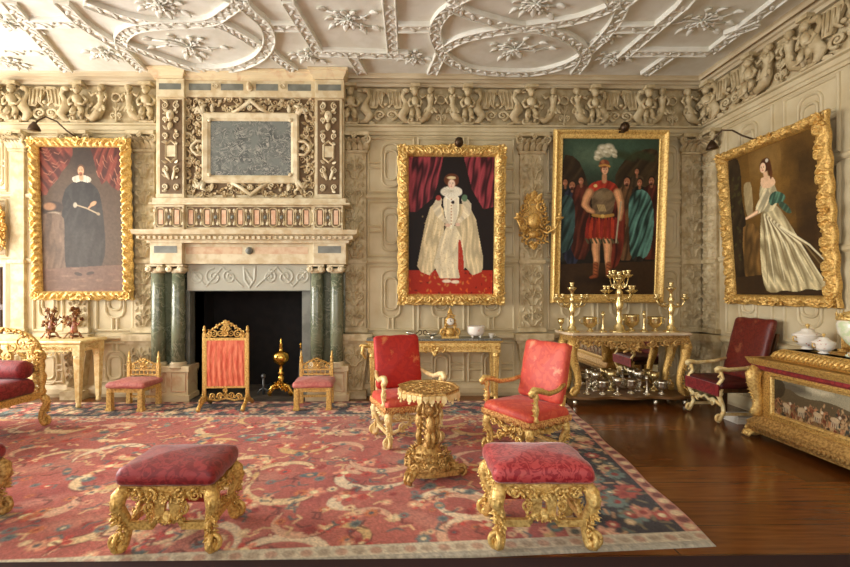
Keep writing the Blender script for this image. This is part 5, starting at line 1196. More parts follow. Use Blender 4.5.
# ---------------------------------------------------------------- firedogs, irons
def andiron(name,label,loc,s=1.0,cat='firedog'):
    r=thing(name,label,cat,loc)
    m=MB(); m.lathe([(.03*s,.3*s),(.05*s,.33*s),(.02*s,.36*s),(.03*s,.4*s),(.018*s,.43*s),(.06*s,.46*s),(.11*s,.51*s),(.122*s,.56*s),(.105*s,.62*s),(.04*s,.65*s),(.02*s,.67*s),(.03*s,.69*s),(.018*s,.72*s),(.026*s,.74*s),(.012*s,.78*s),(.014*s,.81*s),(.002,.85*s)],(0,0,0),20); m.build('brass_globe',BRASS,r)
    m=MB(); m.lathe([(.1*s,.12*s),(.06*s,.16*s),(.03*s,.2*s),(.05*s,.25*s),(.028*s,.3*s)],(0,0,0),14); m.garland([(-.09*s,-.05*s,.1*s),(0,-.07*s,.2*s),(.09*s,-.05*s,.1*s)],.05*s,7,(0,-1,.2),1); m.build('stem',BRASS,r)
    for g in (-1,1): m=MB(); m.tube([(g*.04*s,0,.16*s),(g*.12*s,-.02,.13*s),(g*.16*s,-.03,.06*s),(g*.15*s,-.04,.0)],[.035*s,.03*s,.024*s,.022*s],8); m.scroll((g*.15*s,-.03,.04*s),(g,0,0),(0,0,1),.035*s,1.4,.014*s,-pi/2); m.garland([(g*.05*s,-.03,.15*s),(g*.15*s,-.05,.06*s)],.035*s,4,(0,-1,0),3); m.build('scroll_foot',BRASS,r)
    m=MB(); m.box(-.015,.015,0,.35,.08,.11); m.box(-.015,.015,.32,.35,0,.11); m.build('log_bar',IRON,r); return r
andiron('firedog','tall brass firedog with a globe and pointed finial, right side of the fireplace opening',(PX(281,6.36),6.36,.036))
r=thing('iron_firedog','small grey iron firedog with round knob, left of the tall brass firedog','firedog',(PX(263.5,6.42),6.42,.036))
m=MB(); m.tube([(0,0,0),(0,0,.24)],.018,8); m.blob((0,0,.27),.035,10,7); m.build('post',IRON,r); m=MB(); m.tube([(-.09,0,0),(-.05,0,.07),(0,0,.09),(.05,0,.07),(.09,0,0)],.014,6); m.build('foot',IRON,r); m=MB(); m.box(-.012,.012,0,.4,.06,.085); m.box(-.012,.012,.38,.4,0,.085); m.build('log_bar',IRON,r)
r=thing('fire_poker','thin dark poker leaning against the right jamb of the fireplace','poker',(PX(297,6.4),6.42,.036))
m=MB(); m.tube([(0,0,0),(.05,.0,.68)],.009,6); m.build('rod',IRON,r); m=MB(); m.lathe([(.01,.0),(.018,.03),(.012,.06),(.018,.08),(0,.1)],(.05,0,.67),10); m.build('poker_knob',BRASS,r)
# ================================================================ TABLES AND WHAT STANDS ON THEM
def box_table_legs(): pass
# ---- pale gilt side table, left
TX0,TX1,TZ=-5.25,-4.2,.9
r=thing('side_table','pale gilt side table with tapering legs under the portrait of the man in black','table',((TX0+TX1)/2,5.99,.014)); tx=(TX1-TX0)/2; td=.25
m=MB(); m.box(-tx,tx,-td,td,TZ-.035,TZ); m.sweep([(-.01,TZ-.05),(.012,TZ-.035),(.016,TZ-.02),(.01,TZ),(-.01,TZ)],[(tx,-td,0),(-tx,-td,0),(-tx,td,0),(tx,td,0)][::-1],(0,0,1),True); m.build('tabletop',GOLDP,r)
m=MB(); m.box(-tx+.03,tx-.03,-td+.03,td-.03,TZ-.15,TZ-.035); m.garland([(-tx+.1,-td+.02,TZ-.1),(tx-.1,-td+.02,TZ-.1)],.03,20,(0,-1,0),2); m.garland([(tx-.025,-td+.08,TZ-.1),(tx-.025,td-.08,TZ-.1)],.03,7,(1,0,0),3); m.garland([(-tx+.15,-td+.02,TZ-.15),(0,-td+.02,TZ-.19),(tx-.15,-td+.02,TZ-.15)],.025,14,(0,-1,0),4); m.build('apron',GOLDP,r)
for sx in (-1,1):
    for sy in (-1,1):
        m=MB(); x,y=sx*(tx-.06),sy*(td-.06); m.box(x-.05,x+.05,y-.05,y+.05,TZ-.2,TZ-.04); m.taper(x,y,.07,TZ-.2,.026,.026,.044,.044); m.lathe([(.02,0),(.034,.02),(.03,.05),(.024,.08)],(x,y,0),10); m.lathe([(.04,TZ-.235),(.055,TZ-.22),(.05,TZ-.2)],(x,y,0),12); m.build('leg',GOLDP,r,.003)
DKORM=mat('dark_ormolu',S(150,100,50),.35,.6,S(92,50,28),20)
def ormolu(label,loc,seed):
    r=thing('ormolu_figurine',label,'ornament',loc,0,'ormolu figurines on the pale gilt side table'); R=random.Random(seed)
    m=MB(); m.blob((0,0,.03),(.07,.05,.02),10,5)
    for k in range(5): a=k*2*pi/5; m.tube([(0,0,.1),(.07*cos(a),.05*sin(a),.08),(.11*cos(a),.08*sin(a),.02),(.13*cos(a),.09*sin(a),.012)],[.012,.01,.009,.012],6)
    m.build('branch_base',DKORM,r)
    m=MB(); m.tube([(0,0,.08),(0,0,.14),(.005,0,.2),(0,0,.24)],[.05,.04,.034,.02],10); m.blob((0,0,.27),.026,9,6)
    for g in (-1,1): m.tube([(g*.03,0,.215),(g*.07,-.02,.19),(g*.1,-.03,.22)],[.014,.011,.009],6)
    m.build('porcelain_figure',mat('glazed_red_figure_%d'%seed,S(128,44,34),.25,0,S(200,150,110),18),r)
    m=MB()
    for k in range(22):
        a=R.uniform(0,6.3); h=R.uniform(.12,.42); d=R.uniform(.06,.16)*(1 if h<.32 else .4); p=Vector((d*cos(a),d*.6*sin(a),h)); m.tube([(0,0,.1),p*.6+Vector((0,0,.05)),p],[.006,.005,.005],5); m.rosette(p,(cos(a),sin(a)-.6,.5),.034,5)
    m.build('leafy_spray',DKORM,r)
ormolu('ormolu and porcelain figurine on the pale side table, left of the two',(PX(50,6.0),6.02,TZ+.014),1)
ormolu('ormolu and porcelain figurine on the pale side table, right of the two, nearer the fireplace',(PX(73,6.02),6.04,TZ+.014),2)
# ---- gilt console with straight legs below the lady in cream
CX0,CX1,CZ=PX(367,6.15),PX(500.5,6.15),.885
cx_=(CX0+CX1)/2; cw_=(CX1-CX0)/2
r=thing('console_table','gilt console table with straight fluted legs and grey top under the lady in cream','table',(cx_,6.2,.0135)); cd=.16
m=MB(); m.box(-cw_,cw_,-cd,cd+.02,CZ-.03,CZ); m.build('grey_top',GREYM,r,.004)
m=MB(); m.box(-cw_+.02,cw_-.02,-cd+.02,cd,CZ-.19,CZ-.05); m.sweep([(0,CZ-.055),(.02,CZ-.045),(.025,CZ-.03),(0,CZ-.03)],[(-cw_+.01,cd,0),(-cw_+.01,-cd+.01,0),(cw_-.01,-cd+.01,0),(cw_-.01,cd,0)][::1],(0,0,1)); m.garland([(-cw_+.2,-cd+.01,CZ-.12),(cw_-.2,-cd+.01,CZ-.12)],.03,26,(0,-1,0),5)
m.rosette((0,-cd,CZ-.13),(0,-1,0),.07,8); m.leaf((0,-cd,CZ-.13),(0,-.1,-1),(0,-1,0),.12,.1,.2)
for g in (-1,1): m.scroll((g*.11,-cd,CZ-.14),(g,0,0),(0,0,1),.05,1.4,.014,-pi/2)
m.build('carved_apron',GOLDB,r)
for sx in (-1,1):
    for sy in (-1,1):
        m=MB(); x,y=sx*(cw_-.08),sy*(cd-.05)+.01; m.box(x-.055,x+.055,y-.046,y+.04,CZ-.2,CZ-.05); m.taper(x,y,.07,CZ-.24,.024,.024,.042,.04); m.lathe([(.03,0),(.036,.03),(.024,.07)],(x,y,0),10); m.lathe([(.03,CZ-.28),(.055,CZ-.25),(.045,CZ-.2)],(x,y,0),12)
        for k in (-1,0,1): m.tube([(x+k*.016,y-.026,.1),(x+k*.026,y-.042,CZ-.28)],[.006,.009],5)
        if sy<0: m.rosette((x,y-.05,CZ-.12),(0,-1,0),.035,6)
        m.build('leg',GOLDB,r,.003)
m=MB(); m.tube([(0,0,0),(-.09,-.02,.0),(-.1,-.02,-.1),(-.05,-.02,-.18)],[.03,.035,.025,.015],8); m.scroll((-.09,-.03,-.01),(-1,0,0),(0,0,1),.04,1.3,.014,0); o=m.build('ram_scroll',GOLDB,r); o.location=(-cw_+.04,-cd+.03,CZ-.1)
# clock
X=PX(450,6.18); r=thing('mantel_clock','small gilt mantel clock with white dial on the grey-topped console','clock',(X,6.18,CZ+.0135))
m=MB(); m.box(-.12,.12,-.06,.06,0,.025); 
for g in (-1,1): m.scroll((g*.085,-.02,.09),(g,0,0),(0,0,1),.06,1.4,.02,-pi/2); m.tube([(g*.1,-.01,.02),(g*.07,-.01,.12),(g*.06,0,.2),(g*.065,0,.27)],[.025,.02,.018,.01],7); m.garland([(g*.1,-.03,.04),(g*.06,-.04,.26)],.025,6,(0,-1,0),2)
m.lathe([(.06,.02),(.07,.08),(.05,.14)],(0,0,0),14); m.blob((0,0,.235),(.075,.045,.075),14,9); m.garland([(-.05,-.03,.31),(0,-.03,.35),(.05,-.03,.31)],.028,5,(0,-1,0),6); m.leaf((0,0,.32),(0,0,1),(0,-1,0),.1,.07,.1); m.blob((0,0,.41),.018,8,6); m.build('clock_case',GOLD,r)
m=MB(); m.lathe([(.0,0),(.052,0),(.052,.008),(.048,.012),(0,.013)],(0,-.045,.235),24,Rx(pi/2)); dl=m.build('dial',PORC,r)
m=MB(); m.box(-.003,.003,-.061,-.059,.235,.27); m.box(0,.024,-.061,-.059,.232,.238)
for k in range(12): a=k*pi/6; m.box(.042*cos(a)-.003,.042*cos(a)+.003,-.0605,-.0585,.235+.042*sin(a)-.003,.235+.042*sin(a)+.003)
m.build('clock_hands',BLACKM,dl)
def sauceboat(label,x,rz,s=1):
    r=thing('sauceboat',label,'sauceboat',(x,6.16,CZ+.0135),rz,'silver and white sauceboats on the console')
    m=MB(); n=16; rings=[]
    for z,k in ((0,.3),(.006,.34),(.02,.16),(.035,.3),(.06,.8),(.085,1.0),(.08,.94),(.05,.5)):
        rings.append([(k*(.085*cos(2*pi*i/n)+(.02 if cos(2*pi*i/n)>.8 else 0)*k),k*.042*sin(2*pi*i/n),z*s+(.018*max(0,cos(2*pi*i/n)) if z>.06 else 0)) for i in range(n)])
    vs=[p for g in rings for p in g]; fs=[(i*n+k,i*n+(k+1)%n,(i+1)*n+(k+1)%n,(i+1)*n+k) for i in range(len(rings)-1) for k in range(n)]+[tuple(range((len(rings)-1)*n,len(rings)*n)),tuple(reversed(range(n)))]
    m.add(vs,fs); m.build('bowl',SILV,r)
    m=MB(); m.tube([(-.075,0,.075),(-.1,0,.11),(-.13,0,.1),(-.13,0,.06),(-.09,0,.04)],.008,6); m.build('handle',BLACKM,r)
sauceboat('silver sauceboat with dark handle at the left end of the grey-topped console',PX(412.5,6.16),pi,1); sauceboat('silver sauceboat next to the gilt mantel clock on its left',PX(432.5,6.16),0,.85)
X=PX(476,6.18); r=thing('porcelain_jardiniere','white patterned porcelain pot on short feet right of the gilt mantel clock','pot',(X,6.18,CZ+.0135))
m=MB(); m.lathe([(.06,.03),(.1,.045),(.125,.09),(.12,.14),(.128,.165),(.12,.17),(.11,.14),(.1,.06),(0,.055)],(0,0,0),24); m.build('bowl',PORCP,r)
for a in (.8,2.3,3.9,5.4): m=MB(); m.blob((.08*cos(a),.08*sin(a),.026),(.014,.014,.026),7,5); m.build('foot',PORC,r)
X=PX(491,6.2); r=thing('teacup','little white cup at the right end of the grey-topped console','cup',(X,6.18,CZ+.0135)); m=MB(); m.lathe([(.025,0),(.02,.008),(.035,.03),(.045,.065),(.041,.065),(.03,.03),(0,.02)],(0,0,0),18); m.build('cup_bowl',PORC,r); m=MB(); m.tube([(.04,0,.055),(.06,0,.05),(.058,0,.025),(.035,0,.02)],.005,5); m.build('handle',PORC,r)
# ---- marble topped console with scroll legs (right)
MX0,MX1,MZ=2.31,4.07,1.0; mx=(MX0+MX1)/2; mw=(MX1-MX0)/2
r=thing('marble_console','carved gilt console with cream marble top and big scroll legs under the plumed figure painting','table',(mx,6.05,0)); MD=.25
m=MB(); P=[(-mw,MD),(-mw,-.1),(-mw+.06,-MD),(mw-.06,-MD),(mw,-.1),(mw,MD)]; m.prism(P,I4,MZ-.035,MZ); m.build('marble_top',MARBT,r,.008)
m=MB(); m.box(-mw+.06,mw-.06,-MD+.05,MD-.02,MZ-.12,MZ-.035); 
for k in range(28): x=-mw+.09+(2*mw-.18)*k/27; m.blob((x,-MD+.045,MZ-.055),(.022,.018,.018),7,5)
m.garland([(-mw+.1,-MD+.03,MZ-.12),(-.3,-MD+.02,MZ-.15),(0,-MD,MZ-.2),(.3,-MD+.02,MZ-.15),(mw-.1,-MD+.03,MZ-.12)],.045,26,(0,-1,0),3)
for g in (-1,1):
    for a,b,q in ((.12,.18,.08),(.3,.15,.06),(.48,.13,.05),(.62,.14,.05)): m.scroll((g*a,-MD+.01,MZ-b),(g,0,0),(0,0,-1),q,1.5,.018,pi/2)
m.rosette((0,-MD-.01,MZ-.17),(0,-1,0),.09,9); m.build('carved_apron',GOLDA,r)
for g in (-1,1):
    for y in (-MD+.09,MD-.09):
        m=MB(); X_=g*(mw-.13)
        m.tube([(X_+g*.02,y,MZ-.08),(X_+g*.05,y,MZ-.2),(X_+g*.03,y,MZ-.36),(X_-g*.03,y,MZ-.55),(X_-g*.05,y,.3),(X_-g*.02,y,.2),(X_+g*.05,y,.14)],[.06,.075,.06,.045,.04,.045,.05],10)
        m.scroll((X_+g*.03,y-.03,MZ-.17),(g,0,0),(0,0,1),.075,1.4,.024,pi/2); m.scroll((X_-g*.0,y-.02,.2),(g,0,0),(0,0,1),.07,1.4,.022,-pi/2); m.garland([(X_+g*.04,y-.055,MZ-.12),(X_+g*.03,y-.055,MZ-.36),(X_-g*.04,y-.035,MZ-.6),(X_,y-.035,.22)],.03,15,(0,-1,0),4)
        m.build('scroll_leg',GOLD,r)
m=MB(); P=[]
for i in range(41): u=-1+2*i/40; P.append((u*(mw-.02),-MD-.02-.03*cos(u*pi*3)))
m.prism(P+[(mw-.02,MD),(-mw+.02,MD)],I4,.1,.135); m.build('shelf',mat('dark_gilt_shelf',S(120,84,46),.35,.3),r,.004)
for x,y in ((-mw+.12,-MD+.06),(mw-.12,-MD+.06),(-mw+.12,MD-.06),(mw-.12,MD-.06),(.35,-MD+.06)): m=MB(); m.lathe([(.025,0),(.035,.03),(.028,.1)],(x,y,0),10); m.build('foot',SILV,r)
m=MB(); m.box(-mw+.25,mw-.25,MD-.05,MD-.035,.15,MZ-.14); m.build('mirror_back',MIRR,r)
# silver
def vessel(name,label,cat,loc,prof,mt,group,seg=18,parts=(),rz=0):
    r=thing(name,label,cat,loc,rz,group); m=MB(); m.lathe(prof,(0,0,0),seg); m.build('bowl' if name!='candlestick' else 'stem',mt,r)
    for nm,fn in parts: m=MB(); fn(m); m.build(nm,mt,r)
    return r
goblet=[(.055,0),(.05,.012),(.02,.03),(.012,.06),(.02,.08),(.012,.1),(.03,.13),(.055,.17),(.06,.23),(.056,.23),(.05,.18),(0,.14)]
urn=[(.05,0),(.045,.012),(.02,.03),(.03,.05),(.075,.08),(.095,.13),(.09,.18),(.1,.205),(.094,.205),(.08,.15),(0,.1)]
stick=[(.055,0),(.05,.012),(.02,.025),(.026,.05),(.012,.08),(.018,.12),(.011,.18),(.018,.23),(.03,.25),(.018,.26),(.02,.29),(.0,.29)]
cup=[(.045,0),(.04,.01),(.016,.025),(.012,.07),(.035,.1),(.042,.16),(.039,.16),(.03,.11),(0,.09)]
def handles(m):
    for g in (-1,1): m.tube([(g*.08,0,.18),(g*.14,0,.19),(g*.14,0,.12),(g*.08,0,.1)],.007,6)
def handles2(m):
    for g in (-1,1): m.scroll((g*.085,0,.16),(g,0,0),(0,0,1),.03,1.2,.008,-pi/2)
def Pm(px,Y=6.05): return PX(px,Y)
G1='silver gilt vessels on the marble console top'
def candelabrum(label,px,Y,s,n,twotier=False):
    r=thing('candelabrum',label,'candelabrum',(PX(px,Y),Y,MZ),radians(10),'silver gilt candelabra on the marble console')
    m=MB(); H=.42*s
    m.lathe([(.1*s,0),(.095*s,.015),(.05*s,.03),(.055*s,.06*s),(.025*s,.09*s),(.04*s,.14*s),(.022*s,.18*s),(.03*s,.24*s),(.045*s,.3*s),(.02*s,.35*s),(.03*s,.39*s),(.04*s,.42*s),(.018*s,.46*s),(.02*s,.52*s),(.055*s,.56*s),(.06*s,.575*s),(.02*s,.58*s),(.026*s,.62*s),(.035*s,.64*s),(.0,.645*s)],(0,0,0),16)
    m.garland([(.03*s*cos(a),.03*s*sin(a),.3*s) for a in np.linspace(0,6.28,7)],.022*s,5,(0,-1,0),1); m.build('stem',SILVG,r)
    tiers=[(n,.215*s if not twotier else .17*s,.36*s,.44*s,0)]+([(4,.1*s,.5*s,.6*s,.4)] if twotier else [])
    for (k_,rad,z0,z1,ph) in tiers:
        for k in range(k_):
            a=2*pi*k/k_+ph; u=Vector((cos(a),sin(a),0)); m=MB()
            m.tube([u*.02+Vector((0,0,z0)),u*rad*.4+Vector((0,0,z0-.04*s)),u*rad*.8+Vector((0,0,z0-.02*s)),u*rad+Vector((0,0,z1-.03*s))],[.01,.009,.008,.008],7); m.scroll(u*rad*.45+Vector((0,0,z0+.0)),u,(0,0,1),.025*s,1.2,.006,-pi/2); ar=m.build('arm',SILVG,r)
            m=MB(); m.lathe([(.012,-.03*s),(.045*s,-.004),(.05*s,.004),(.018,.008),(.022,.035*s),(.03*s,.05*s),(0,.05*s)],u*rad+Vector((0,0,z1)),14); m.build('candle_cup',SILVG,ar)
    return r
candelabrum('tall two-tiered silver gilt candelabrum at the middle of the marble console',619,5.98,1.32,4,True)
candelabrum('silver gilt candelabrum near the left end of the marble console',572,5.98,1.08,4)
candelabrum('silver gilt candelabrum at the right end of the marble console',671,5.98,1.08,4)
for (nm,lb,ct,px,Y,pf,pt,s) in (
 ('goblet','silver gilt goblet behind the left candelabrum on the marble console','goblet',561,6.2,cup,(),1.1),
 ('urn','silver gilt two-handled urn between the left and the tall candelabrum','urn',590,6.05,urn,(('handles',handles),),1),
 ('candlestick','slender silver candlestick right of the first two-handled urn','candlestick',603,6.0,stick,(),.98),
 ('urn','big silver gilt urn with scroll handles right behind the tall candelabrum','urn',631,6.1,urn,(('handles',handles2),),1.15),
 ('candlestick','slender silver candlestick midway between the tall and the right candelabrum','candlestick',644,6.0,stick,(),1.0),
 ('urn','silver gilt two-handled urn left of the right candelabrum','urn',655,6.08,urn,(('handles',handles),),1)):
    o=vessel(nm,lb,ct,(PX(px,Y),Y,MZ),[(a*s,b*s) for a,b in pf],SILVG,G1,18,pt)
for (nm,lb,ct,px,Y,pf,pt,s,mt) in (
 ('candlestick','silver candlestick at the left end of the low shelf under the marble console','candlestick',587,5.95,stick,(),.95,SILV),
 ('tureen','stacked silver bowl beside the leftmost candlestick on the low console shelf','bowl',603,5.94,urn,(('handles',handles2),),.95,SILV),
 ('goblet','silver goblet before the mirror, left of centre on the low console shelf','goblet',617.5,5.92,goblet,(),1.05,SILV),
 ('tureen','wide silver bowl at the centre of the low console shelf','bowl',631,5.98,urn,(('handles',handles),),1.0,SILV),
 ('candlestick','silver candlestick right of the wide central bowl on the low console shelf','candlestick',647,5.93,stick,(),.9,SILV),
 ('tureen','silver bowl at the right end of the low shelf under the marble console','bowl',662,5.94,urn,(('handles',handles2),),.9,SILV),
 ('goblet','small silver cup beside the left scroll leg on the low console shelf','goblet',577,6.0,cup,(),1.0,SILVG),
 ('goblet','tall silver goblet in the back row of the low shelf, behind the first stacked bowl','goblet',596,6.17,goblet,(),1.2,SILV),
 ('goblet','silver gilt goblet in the back row of the low shelf, left of the middle','goblet',611,6.17,goblet,(),1.25,SILVG),
 ('goblet','silver goblet in the back row of the low shelf, right of the middle','goblet',639,6.17,goblet,(),1.25,SILV),
 ('goblet','silver gilt cup in the back row of the low shelf, near the right scroll leg','goblet',654,6.17,goblet,(),1.15,SILVG)):
    vessel(nm,lb,ct,(PX(px,Y),Y,.135),[(a*s,b*s) for a,b in pf],mt,'silver on the low shelf of the marble console',18,pt)
# ================================================================ DAYBED, far left
r=thing('daybed','gilt daybed with pierced headboard, crimson mattress and bolster at the left edge','daybed',(PX(40,5.0)-.0,5.02,.014),radians(-4)); BW,BL=1.15,1.75
def DB(): return MB()
for (x,y) in ((0,0),(-BW,0),(0,-BL),(-BW,-BL),(0,-BL*.5),(-BW,-BL*.5)):
    m=carved_leg(.36,1 if x==0 else -1,1 if y==0 else -1,int(-y*10),1.0)
    for a in m.v: a+=np.array([x,y,0])
    m.build('leg',GOLD,r)
m=MB(); m.box(-BW,0,-.03,.02,.34,.42); m.box(-BW,0,-BL,-BL+.05,.34,.42); m.box(-.03,.03,-BL,0,.34,.41); m.box(-BW-.03,-BW+.03,-BL,0,.34,.41); m.garland([(.03,-BL,.37),(.03,0,.37)],.02,16,(1,0,0),2); m.build('bed_rail',GOLD,r,.005)
m=MB(); m.T=Tr(-BW/2,-BL/2-.03,0); m.pad(BW-.0,BL-.05,.17,.045,.02,.41); m.build('mattress',PLUM,r)
m=MB(); m.lathe([(.02,-.55),(.09,-.545),(.105,-.5),(.11,0),(.105,.5),(.09,.545),(.02,.55)],(-BW/2,-.15,.68),18,Ry(pi/2)); m.build('bolster',PLUM,r)
for x in (0,-BW):
    m=MB(); m.lathe([(.035,.36),(.05,.4),(.03,.46),(.045,.52),(.055,.58),(.03,.64),(.04,.7),(.028,.76),(.05,.8),(.04,.85),(.02,.88)],(x,0,0),12); m.garland([(x,-.04,.42),(x,-.05,.86)],.04,8,(0,-1,0),3); m.scroll((x,-.04,.84),(1 if x==0 else -1,0,0),(0,0,1),.05,1.4,.018,0); m.build('head_post',GOLD,r)
m=MB(); P=[(-BW,.82),(-BW+.05,.93),(-BW+.15,1.0),(-BW*.75,1.08),(-BW/2,1.13),(-BW*.25,1.1),(-.15,1.05),(-.05,.96),(0,.84)]
m.tube([(x,0,z) for x,z in P],.024,8); m.garland([(x,-.02,z) for x,z in P],.045,18,(0,-1,0),4); R=random.Random(8)
for i in range(46):
    x=R.uniform(-BW+.06,-.06); z=R.uniform(.68,1.06-.1*abs(x+BW/2)/(BW/2)); a=R.uniform(0,6.3)
    if i%2: m.scroll((x,-.01,z),(cos(a),0,sin(a)),(-sin(a),0,cos(a)),.07,1.3,.013,0)
    else: m.leaf((x,-.01,z),(cos(a),-.1,sin(a)),(0,-1,0),.13,.06,.2)
m.box(-BW,0,-.015,.015,.62,.66); m.build('pierced_headboard',GOLD,r)
# ================================================================ RED LEATHER ARMCHAIR, right
r=thing('armchair','dark red leather armchair with gilt scroll legs between marble console and painted chest','armchair',(4.05,5.3,0),radians(-90)); w,d=.58,.5; X,Y=w/2-.03,d/2-.03
for sx in (-1,1):
    m=MB(); m.tube([(sx*X,-Y,.42),(sx*X,-Y-.03,.34),(sx*X,-Y+.02,.22),(sx*X,-Y+.03,.14),(sx*X,-Y-.03,.04)],[.026,.03,.022,.024,.028],9); m.scroll((sx*X,-Y-.02,.075),(0,-1,0),(0,0,1),.05,1.4,.018,-pi/2); m.scroll((sx*X,-Y-.02,.36),(0,-1,0),(0,0,1),.04,1.3,.014,pi/2); m.build('leg',GOLDP,r)
    m=MB(); m.taper(sx*X,Y,0,.42,.022,.022,.024,.024); m.build('back_leg',OAK,r,.003)
    m=MB(); m.tube([(sx*X,-Y,.4),(sx*X,-Y-.03,.47),(sx*X,-Y+.02,.54),(sx*X,-Y-.01,.62)],[.024,.026,.02,.024],8); m.scroll((sx*X,-Y-.0,.55),(0,-1,0),(0,0,1),.035,1.3,.012,0); m.build('arm_post',GOLDP,r)
    m=MB(); m.tube([(sx*X,Y+.02,.7),(sx*X,Y-.15,.655),(sx*X,-Y+.08,.64),(sx*X,-Y-.03,.66),(sx*X,-Y-.07,.64)],[.02,.024,.027,.03,.022],8); m.scroll((sx*X,-Y-.05,.635),(0,-1,0),(0,0,1),.035,1.2,.016,pi/2); m.build('arm',GOLDP,r)
    m=MB(); m.box(sx*X-.014,sx*X+.014,-Y,Y,.1,.13); m.build('stretcher',GOLDP,r)
m=MB(); m.tube([(-X,-Y,.22),(-X*.5,-Y,.27),(-.06,-Y,.24),(0,-Y,.28),(.06,-Y,.24),(X*.5,-Y,.27),(X,-Y,.22)],.02,8)
for g in (-1,1): m.scroll((g*.12,-Y-.01,.24),(g,0,0),(0,0,1),.045,1.4,.013,-pi/2); m.leaf((g*.2,-Y,.25),(g,-.1,.3),(0,-1,0),.1,.05,.1)
m.build('scroll_stretcher',GOLDP,r)
m=MB(); m.box(-X-.02,X+.02,-Y-.03,Y+.02,.37,.43); m.build('seat_frame',OAK,r,.004)
m=MB(); m.pad(w+.02,d+.02,.08,.025,.015,.42); m.build('seat',DKRED,r)
m=MB(); m.box(-w/2,w/2,-d/2-.03,-d/2-.015,.33,.47); m.box(-w/2,w/2,-d/2-.034,-d/2-.03,.335,.345); m.build('seat_valance',PLUM,r)
hh=.79; m=MB(); m.T=Tr(0,Y,.47)@Rx(-radians(14))@Matrix(((1,0,0,0),(0,0,-1,.035),(0,1,0,hh/2),(0,0,0,1))); m.pad(w,hh,.07,.018,.012,0); m.build('backrest',LEATHER,r)
for sx in (-1,1): m=MB(); m.T=Tr(0,Y,.3)@Rx(-radians(14)); m.box(sx*(w/2-.04)-.02,sx*(w/2-.04)+.02,.03,.06,0,.8); m.build('back_post',OAK,r)
m=MB()
for k in range(5): m.box(-.16+.006*k,.16+.004*k,-.1+.005*k,.12,.018*k,.018*k+.014)
o=m.build('folded_linen',CLOTHW,None,.004); tag(o,'folded white linen lying on the floor under the dark red leather armchair','linen'); o.location=(4.17,5.12,0)
# ================================================================ PAINTED CHEST, right
QY1,QX=4.66,3.82; QL=1.9; QD=WR-.04-QX
r=thing('painted_chest','large gilt chest with painted battle panel along the right wall','chest',(QX,QY1,0),0)
# local: x depth to the right (0..QD), y from 0 (far end) to -QL (near end)
m=MB(); m.box(.08,QD,-QL,-.08,.2,.76); m.build('body',GOLD,r,.005)
m=MB(); m.sweep([(-.1,.07),(0,.07),(.01,.1),(-.005,.14),(.0,.17),(-.03,.2),(-.06,.24),(-.1,.24)],[(QD,0,0),(0.0,0.0,0),(0.0,-QL,0),(QD,-QL,0)],(0,0,1)); m.box(.05,QD,-QL+.05,-.05,.07,.2)
for k in range(46): y=-.03-(QL-.06)*k/45; m.leaf((-.014,y,.1),(-.2,-.8,.6),(-1,0,0),.07,.035,.1,3)
for k in range(16): x=.03+(QD-.06)*k/15; m.leaf((x,.014,.1),(.8,.2,.6),(0,1,0),.07,.035,.1,3)
m.build('base_moulding',GOLDA,r)
m=MB(); m.sweep([(-.1,.74),(-.07,.74),(-.06,.78),(-.02,.79),(0,.83),(.01,.86),(-.1,.86)],[(QD,0,0),(0,0,0),(0,-QL,0),(QD,-QL,0)],(0,0,1)); m.box(.06,QD,-QL+.06,-.06,.74,.86); m.build('cornice',GOLD,r)
m=MB(); m.sweep([(-.075,.735),(-.035,.738),(-.02,.76),(-.03,.785),(-.075,.787)],[(QD,0,0),(0,0,0),(0,-QL,0)],(0,0,1)); m.build('red_band',PLUM,r)
m=MB(); l0=.16; m.prism([(0,0),(0,.86-.0)],I4,0,0) if False else None
m.sweep([(-.2,.86),(0,.86),(.02,.885),(.0,.93),(-.04,.965),(-.07,.97),(-.2,.97)],[(QD-.0,-l0,0),(l0,-l0,0),(l0,-QL+l0*.6,0),(QD,-QL+l0*.6,0)],(0,0,1)); m.box(l0+.05,QD,-QL+.12,-l0-.05,.86,.97)
for k in range(34): y=-l0-.02-(QL-2*l0)*k/33; m.tube([(l0-.02,y,.875),(l0-.01,y-.02,.915),(l0+.035,y-.04,.955)],[.012,.02,.014],7)
for k in range(12): x=l0+.02+(QD-l0-.05)*k/11; m.tube([(x,-l0+.025,.875),(x+.02,-l0+.02,.91),(x+.04,-l0-.03,.955)],[.012,.02,.014],7)
lid=m.build('gadrooned_lid',GOLD,r)
for (x,y) in ((.02,-.04),(.02,-QL+.1)):
    m=MB(); m.blob((x+.03,y,.06),(.07,.06,.045),12,7)
    for k in (-1,0,1): m.tube([(x+.02,y+k*.032,.06),(x-.04,y+k*.034,.05),(x-.065,y+k*.035,.015)],[.026,.024,.014],7)
    m.scroll((x-.0,y+.03,.08),(-1,0,0),(0,0,1),.035,1.2,.014,0); m.build('lion_paw_foot',GOLDB,r)
for y in (-.09,-QL+.12):
    m=MB(); m.tube([(.05,y,.74),(-.0,y,.68),(.01,y,.58),(.05,y,.45),(.05,y,.33),(.02,y,.25)],[.05,.055,.045,.035,.035,.045],10,1.5); m.scroll((.01,y,.68),(-1,0,0),(0,0,1),.06,1.4,.022,pi/2); m.scroll((.03,y,.3),(-1,0,0),(0,0,1),.05,1.4,.02,-pi/2); m.garland([(-.02,y,.72),(-.03,y,.55),(.02,y,.4),(0,y,.26)],.028,14,(-1,0,0),3); m.build('corner_scroll',GOLDB,r)
m=MB(); m.sweep([(-.03,0),(-.025,.02),(-.01,.03),(0,.01),(0,0)],[(.075,-.24,.29),(.075,-.24,.7),(.075,-QL+.26,.7),(.075,-QL+.26,.29)][::-1],(-1,0,0),True); m.build('panel_frame',GOLDB,r)
